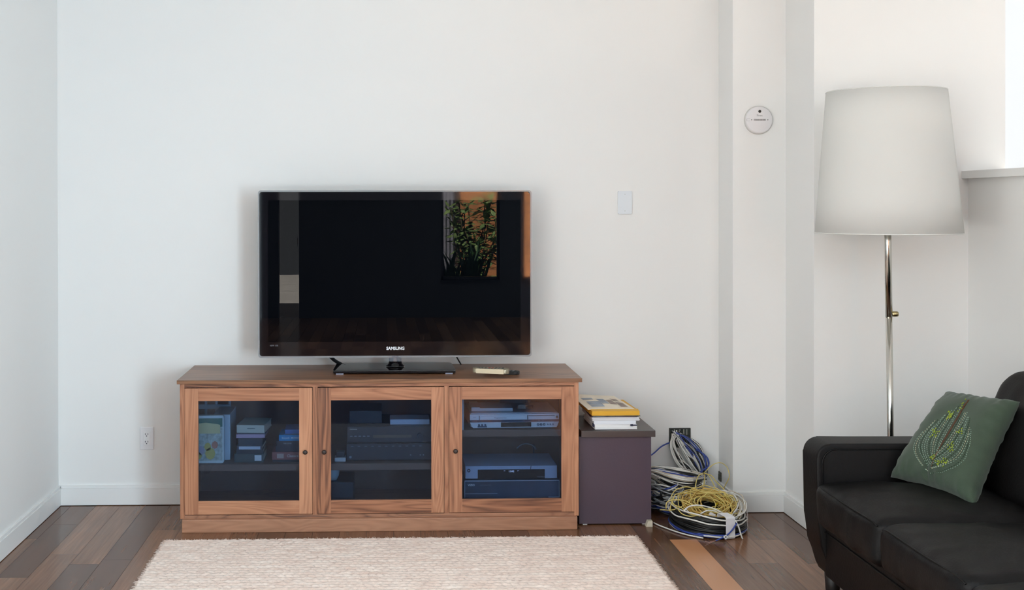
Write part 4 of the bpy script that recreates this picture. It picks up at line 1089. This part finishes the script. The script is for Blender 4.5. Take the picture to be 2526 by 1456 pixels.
for (r, s) in ((rb_, 0), (rb_*.75+rt_*.25, .25), (rb_*.5+rt_*.5, .5), (rb_*.25+rt_*.75, .75), (rt_, 1.0)):
    c_ = onaxis(lerp(zb_, zt_, s)); rings.append([sb.verts.new(c_+Vector((r*math.cos(2*math.pi*j/nseg), r*math.sin(2*math.pi*j/nseg), 0))) for j in range(nseg)])
for A, Bb in zip(rings, rings[1:]):
    for j in range(nseg): sb.faces.new((A[j], A[(j+1) % nseg], Bb[(j+1) % nseg], Bb[j]))
so = obj('lamp_shade', sb, M_shade, lamp, smooth=True); md = so.modifiers.new('thick', 'SOLIDIFY'); md.thickness = .0015
for r, z_ in ((rb_, zb_), (rt_, zt_)):
    c_ = onaxis(z_); bm = tube(bmesh.new(), [c_+Vector((r*math.cos(2*math.pi*j/48), r*math.sin(2*math.pi*j/48), 0)) for j in range(48)], .0022, 5, closed=True)
    obj('shade_trim', bm, mat('shade trim', (.74, .73, .70), .7), so, smooth=True)
# overlap seam of the shade fabric
sa = math.radians(-32); bm = bmesh.new(); vv = []
for s in (0, .25, .5, .75, 1):
    r = lerp(rb_, rt_, s)+.0012; c_ = onaxis(lerp(zb_, zt_, s))
    vv.append((bm.verts.new(c_+Vector((r*math.cos(sa), r*math.sin(sa), 0))), bm.verts.new(c_+Vector((r*math.cos(sa+.05), r*math.sin(sa+.05), 0)))))
for (a, b_), (c1, d1) in zip(vv, vv[1:]): bm.faces.new((a, b_, d1, c1))
obj('shade_seam', bm, M_shade, so)
bm = tube(bmesh.new(), [onaxis(.02), onaxis(kn.z-.01)], .0135, 24); obj('pole', bm, M_chrome, lamp, smooth=True)
bm = tube(bmesh.new(), [onaxis(kn.z-.012), onaxis(zb_+.25)], .0145, 24); obj('upper_pole', bm, M_chrome, lamp, smooth=True)
bm = bmesh.new(); lathe(bm, [(0, .038), (.0105, .038), (.0115, .034), (.0115, .016), (.007, .013), (.006, .005)], onaxis(kn.z), 20, axis='x')
obj('switch', bm, mat('brass switch', (.52, .42, .22), .25, metal=1), lamp, smooth=True)
obj('base', lathe(bmesh.new(), [(0, 0), (.13, 0), (.13, .015), (.125, .02), (.02, .024), (.0, .024)], (onaxis(.0).x, onaxis(.0).y, 0), 40), M_chrome, lamp, smooth=False)
bz = onaxis(zb_+.25)
obj('bulb', lathe(bmesh.new(), [(.012, -.02), (.014, .0), (.030, .05), (.032, .07), (.025, .095), (0, .104)], bz, 20), mat('frosted bulb', (.8, .8, .78), .4), lamp, smooth=True)
hb_ = bmesh.new()
for k_ in range(3):
    a = k_*2*math.pi/3+.3; tube(hb_, [bz, onaxis(zb_+.25)+Vector((lerp(rb_, rt_, .42)*math.cos(a), lerp(rb_, rt_, .42)*math.sin(a), 0))], .002, 5)
obj('spider', hb_, M_chrome, lamp)

# ------------------------------------------------------------------ sofa
M_lea = mat('black leather', (.0038, .0031, .0032), .5, ior=1.30, bump=.10, bscale=120)
def puff(x0, x1, y0, y1, z0, z1, r, crown=(0, 0, 0), nx=30, ny=30, nz=10, wr=.004, seed=0, wsc=5, shear=None, low=.35):
    """upholstered cushion: rounded box with crowned faces and soft creases"""
    t = bmesh.new()
    bmesh.ops.create_cube(t, size=2)
    bmesh.ops.subdivide_edges(t, edges=t.edges[:], cuts=26, use_grid_fill=True)
    hx, hy, hz = (x1-x0)/2, (y1-y0)/2, (z1-z0)/2; c = Vector(((x0+x1)/2, (y0+y1)/2, (z0+z1)/2))
    for v in t.verts:
        u = v.co.copy()
        p = Vector((u.x*hx, u.y*hy, u.z*hz))
        # rounded corners
        q = Vector([max(-h+r, min(h-r, a)) for a, h in zip(p, (hx, hy, hz))])
        d = p-q
        if d.length > 1e-9: p = q+d.normalized()*r*min(1, max(abs(d.x), abs(d.y), abs(d.z))/r if False else 1) if max(abs(u.x), abs(u.y), abs(u.z)) > .999 else p
        ux, uy, uz = u
        if uz > 0: p.z += crown[2]*(1-abs(ux)**2.5)*(1-abs(uy)**2.5)*uz
        else: p.z += crown[2]*low*(1-ux*ux)*(1-uy*uy)*uz
        p.x += crown[0]*ux*(1-uy*uy)*(1-uz*uz)
        p.y += crown[1]*uy*(1-ux*ux)*(1-uz*uz)
        w = p+c
        nn = noise.noise(Vector((w.x*wsc, w.y*wsc*1.6, w.z*wsc+seed)))+.5*noise.noise(Vector((w.x*wsc*2.7, w.y*wsc*3.1, w.z*wsc*2+seed)))
        nrm = Vector((ux**3, uy**3, uz**3)).normalized()
        p += nrm*wr*nn
        v.co = p+c
        if shear: v.co = shear(v.co)
    return t
sofa = thing('sofa', (2.1, -2.4, 0), 'black leather sofa with track arms standing along the right wall', 'sofa')
AX0 = at(1981, 1150, Y=-1.33).x; SZ = .445; ATZ = at(2080, 1088, Y=-1.42).z
AY0, AY1 = -1.475, -1.325
XB = XH-.01
# arm outline in x-z: front edge slightly rounded, tapering towards the foot
def armpoly(off):
    P = []
    r = .055
    for k_ in range(8):
        a = math.radians(180-90*k_/7); P.append((AX0+off+r+r*math.cos(a), ATZ-off-r+r*math.sin(a)))
    P += [(XB, ATZ-.004-off), (XB, .085)]
    P += [(AX0+.060, .080), (AX0+.052, .10), (AX0+.040, .140), (AX0+.016, .20), (AX0+.005+off, .30)]
    return P
arm = obj('arm', prism(bmesh.new(), armpoly(0), AY0, AY1, bev=.010, seg=4), M_lea, sofa, smooth=True)
P = [Vector((a, AY0-.001, b_)) for a, b_ in armpoly(.020)[:9]]; P = [Vector((AX0+.022, AY0-.001, .30))]+P
obj('arm_piping', tube(bmesh.new(), P, .0035, 6), M_lea, arm, smooth=True)
arm2 = obj('arm', prism(bmesh.new(), armpoly(0), -3.50, -3.35, bev=.018, seg=5), M_lea, sofa, smooth=True)
obj('base_frame', box(bmesh.new(), AX0+.035, XB-.02, -3.36, -1.46, .085, .315, .012, 3), M_lea, sofa)
obj('front_rail_piping', tube(bmesh.new(), [(AX0+.032, -3.36, .255), (AX0+.032, -1.47, .255)], .0035, 6), M_lea, sofa, smooth=True)
seams = [-1.478, at(2164, 1290, Z=SZ).y, at(2389, 1428, Z=SZ).y, -3.345]
for i in range(3):
    y1, y0 = seams[i], seams[i+1]
    cx0, cz1, ya, yb = AX0-.012+.006*i, SZ+.003-.004*i, y0+.003, y1-.003
    sc_ = obj('seat_cushion', puff(cx0, 2.36, ya, yb, .285, cz1, .035, (.010, .006, .032), seed=i*5, wr=.009, wsc=6), M_lea, sofa, smooth=True)
    pp = []
    for q in range(17):
        uy = -1+2*q/16; yy = (ya+yb)/2+uy*((yb-ya)/2-.012)
        pp.append(Vector((cx0+.0095-.008*(1-uy*uy), yy, cz1-.0095-.010*abs(uy)**12)))
    obj('cushion_piping', tube(bmesh.new(), pp, .0026, 6), M_lea, sc_, smooth=True)
sh = lambda p: Vector((p.x+.42*(p.z-.45), p.y, p.z))
for i in range(3):
    y1, y0 = (-1.30 if i == 0 else seams[i]), seams[i+1]
    if i == 0: y1 = -1.30
    bc = obj('back_cushion', puff(2.17, 2.40, y0+.003, (seams[0]-.003 if i else seams[0]-.003), .44, .865, .06, (.03, .015, .012), seed=30+i, wr=.008, shear=sh) if i == 0 else
             puff(2.17, 2.40, y0+.003, y1-.003, .44, .865, .06, (.03, .015, .012), seed=30+i, wr=.008, shear=sh), M_lea, sofa, smooth=True)
obj('backrest', puff(2.46, XB, -3.36, -1.335, .14, .80, .05, (0, 0, .005), seed=50, wr=.003), M_lea, sofa, smooth=True)
for (x, y) in ((AX0+.09, -1.40), (AX0+.09, -3.42), (XB-.08, -1.40), (XB-.08, -3.42)):
    obj('leg', lathe(bmesh.new(), [(.0, 0), (.022, 0), (.026, .01), (.032, .10), (0, .10)], (x, y, 0), 20), mat('dark wood leg', (.010, .007, .006), .5), sofa, smooth=True)

# ------------------------------------------------------------------ green cushion with embroidered leaf
BL, BR = at(2197, 1178, Y=-1.50), at(2405, 1255, Y=-1.90)
TL, TR = at(2343, 968, Y=-1.36), at(2517, 992, Y=-1.73)
PN = ((BR-BL).cross(TL-BL)).normalized()
if PN.dot(EYE-BL) < 0: PN = -PN
def pil(u, v, side=1):
    a, b_ = 2*u-1, 2*v-1
    # edges drawn in between the corners
    uu = u-(.052*(1-b_*b_))*a*abs(a)**3*.9*(1 if True else 0)
    vv_ = v-(.052*(1-a*a))*b_*abs(b_)**3*.9
    p = BL*(1-uu)*(1-vv_)+BR*uu*(1-vv_)+TR*uu*vv_+TL*(1-uu)*vv_
    e = max(0, (1-a**4))*max(0, (1-b_**4))
    th = .088*e**.5+.003
    cre = .006*noise.noise(Vector((u*3.1, v*3.3, side*3)))*e**.3
    edge = min(u, 1-u, v, 1-v)
    cre += .0125*noise.noise(Vector((u*(16 if abs(b_) > abs(a) else 3), v*(16 if abs(a) >= abs(b_) else 3), 7)))*max(0, 1-edge*6)*min(1, edge*30)
    # tuck near the middle of the lower edge
    cre -= .014*math.exp(-((u-.47)/.02)**2)*max(0, 1-v*4.2)*min(1, v*20)
    return p+PN*side*(th*(.85 if side > 0 else .45)+cre)
pm = bmesh.new(); n = 60; g = {}
for s in (1, -1):
    for j in range(n+1):
        for i in range(n+1):
            bd = i in (0, n) or j in (0, n)
            if bd and s == -1: g[s, i, j] = g[1, i, j]; continue
            u, v = i/n, j/n
            g[s, i, j] = pm.verts.new(pil(u, v, s) if not bd else (pil(u, v, 1)+pil(u, v, -1))/2)
for s in (1, -1):
    for j in range(n):
        for i in range(n):
            q = (g[s, i, j], g[s, i+1, j], g[s, i+1, j+1], g[s, i, j+1]); pm.faces.new(q if s == 1 else q[::-1])
M_green = mat('green linen', (.038, .062, .037), .85, bump=.25, bscale=500, var=.12, vscale=20, sheen=.2)
pillow = thing('throw_pillow', BL*.5+BR*.5, 'green throw pillow with an embroidered leaf leaning on the black sofa', 'pillow')
obj('pillow_cover', pm, M_green, pillow, smooth=True)
MS = {'mint': mat('mint thread', (.33, .46, .37), .6), 'dark': mat('dark green thread', (.015, .05, .02), .6), 'lime': mat('lime thread', (.30, .38, .02), .6), 'brown': mat('brown thread', (.10, .035, .012), .6), 'cream': mat('cream thread', (.55, .52, .36), .6)}
ST = {k_: bmesh.new() for k_ in MS}
rn = random.Random(8)
stem0, stem1 = Vector((.535, .115)), Vector((.56, .84))
ld = (stem1-stem0); lu = ld.normalized(); lw = Vector((lu.y, -lu.x))
def leafpt(s, w):  # s along stem, w signed half width
    return stem0+ld*s+lw*w
def stitch(col, pts, dash, gap, r):
    acc = 0; on = True; cur = []
    P = [pil(p.x, p.y)+PN*.0012 for p in pts]
    seg = []
    d = 0
    for a, b_ in zip(P, P[1:]):
        L_ = (b_-a).length; m = max(1, int(L_/.0015))
        for k_ in range(m):
            q = a.lerp(b_, k_/m)
            ph = d % (dash+gap)
            if ph < dash: cur.append(q)
            else:
                if len(cur) > 1: seg.append(cur)
                cur = []
            d += L_/m
    if len(cur) > 1: seg.append(cur)
    for s_ in seg: tube(ST[col], [s_[0], s_[len(s_)//2]+PN*.0006, s_[-1]], r, 4)
for side in (-1, 1):
    for k_ in range(14):
        wmax = side*(.030+.0215*k_)*(1.0 if side > 0 else 1.05)
        top = .98-.028*k_; botm = .0+.0 if k_ > 9 else .20-.02*k_
        botm = max(-.06*(k_ > 11), .22-.024*k_)
        pts = []
        for q in range(22):
            s = botm+(top-botm)*q/21; tt = q/21
            w = wmax*(math.sin(math.pi*min(1, tt*1.02+.0))**.75 if tt < .5 else (1-.35*(tt-.5)*2)*1.0)
            if tt >= .5: w = wmax*(1-.26*((tt-.5)*2)**2)
            pts.append(leafpt(s-.10*abs(w)/.3*0, w))
        col = ('mint', 'mint', 'dark', 'mint', 'cream', 'mint', 'dark', 'mint')[(k_+(side > 0)*2) % 8]
        cut = rn.randint(0, 7)
        pts = [p+Vector((rn.uniform(-.003, .003), rn.uniform(-.003, .003))) for p in pts]
        stitch(col, pts[:22-cut], .0055+rn.random()*.002, .0035, .0011 if col != 'dark' else .0014)
for k_ in range(3):
    stitch('brown', [leafpt(s/20, .004*(k_-1)*(s/20+.4)) for s in range(0, 21)], .006, .0012, .0017)
for q in range(26):
    s = .35+.6*q/26; stitch('brown', [leafpt(s, -.012), leafpt(s+.02, .012)], .02, .001, .0016)
for (s, w, n_) in ((.72, -.11, 22), (.45, -.17, 16), (.12, -.03, 8), (.10, .06, 10), (.12, .14, 12), (.34, .12, 14), (.88, -.03, 8), (.55, .12, 8)):
    for q in range(n_):
        p = leafpt(s+rn.gauss(0, .035), w+rn.gauss(0, .018)); c_ = pil(p.x, p.y)+PN*.0015
        tube(ST['lime'], [c_-Vector((.002, 0, .0015)), c_+PN*.001, c_+Vector((.002, .001, .0015))], .0019, 5)
for k_, bm in ST.items(): tag(obj(k_+'_stitches', bm, MS[k_], pillow, smooth=True), k_+' embroidery stitches', kind='stuff')

# ------------------------------------------------------------------ garden behind the room (mirrored in the screen)
M_sid = mat('cedar cladding', (.50, .20, .075), .7, var=.25, vscale=4)
GY = -14.2
gx = (1135-945)/FPX*(15.35+4.1)
bm = bmesh.new()
for i in range(26): box(bm, gx, gx+2.1, GY-.03, GY, -.3+i*.14, -.3+i*.14+.132, .002)
t = thing('cedar_wall', (gx+1, GY, -.3), 'orange timber clad garden wall reflected in the television screen', 'wall')
obj('cladding', bm, M_sid, t)
obj('post', B(gx-.09, gx, GY-.05, GY+.05, -.3, 3.4), mat('dark post', (.05, .03, .025), .6), t)
t = thing('garden_screen', (0, GY-.5, -.3), 'grey mesh garden screen left of the timber wall in the reflection', 'screen')
bm = bmesh.new()
for i in range(40): box(bm, gx-2.6+i*.065, gx-2.6+i*.065+.04, GY-.5, GY-.48, -.3, 2.6)
obj('slats', bm, mat('grey slats', (.22, .22, .27), .7), t)
struct('ground', B(-12, 12, -20, YR-.15, -.35, -.03), mat('pale paving', (.42, .40, .38), .8, var=.2, vscale=3))
def leaf(bm, p, d, up, ln, w):
    s = d.cross(up).normalized(); a = [p, p+d*ln*.35+s*w, p+d*ln*.7+s*w*.7, p+d*ln, p+d*ln*.7-s*w*.7, p+d*ln*.35-s*w]
    bm.faces.new([bm.verts.new(q) for q in a])
rn = random.Random(21)
gs = lambda px, L_: (px-945)/FPX*L_
sx_ = gs(1165, 18.2)
t = thing('garden_shrub', (sx_, -12.9, -.03), 'leafy green shrub outside the window reflected in the television screen', 'shrub')
bm = bmesh.new(); st_ = bmesh.new()
for i in range(13):
    top = Vector((sx_+rn.uniform(-.50, .44), -12.9+rn.uniform(-.3, .3), rn.uniform(.9, 1.75)))
    base = Vector((sx_+rn.uniform(-.1, .1), -12.9, -.03)); P = smoothpath([base, base.lerp(top, .5)+Vector((rn.uniform(-.1, .1), 0, .1)), top], 6)
    tube(st_, P, .010, 5)
    for q in P[3:]:
        for k_ in range(6):
            d = Vector((rn.uniform(-1, 1), rn.uniform(-1, 1), rn.uniform(-.5, .6))).normalized()
            leaf(bm, q+d*.03, d, Vector((rn.uniform(-.4, .4), .3, 1)), rn.uniform(.12, .24), .034)
obj('stems', st_, mat('stem', (.10, .08, .04), .7), t)
obj('foliage', bm, mat('shrub leaves', (.16, .24, .08), .6, var=.5, vscale=9), t)
t = thing('spiky_plant', (gs(1115, 17), -12, -.03), 'dark green sword-leaved plant outside the window reflected in the television', 'plant')
bm = bmesh.new()
for i in range(46):
    a = rn.uniform(0, 2*math.pi); lean = rn.uniform(.05, .6); ln = rn.uniform(.6, 1.05)
    base = Vector((gs(rn.uniform(1085, 1180), 17), -11.9+rn.uniform(-.2, .2), -.03))
    tip = base+Vector((math.cos(a)*lean*ln, math.sin(a)*lean*ln*.4, ln))
    s = Vector((.022, 0, 0)); mid = base.lerp(tip, .55)+Vector((0, 0, .06))
    q = [base-s, base+s, mid+s, tip, mid-s]; bm.faces.new([bm.verts.new(v) for v in q])
obj('foliage', bm, mat('sword leaves', (.03, .09, .035), .45), t)
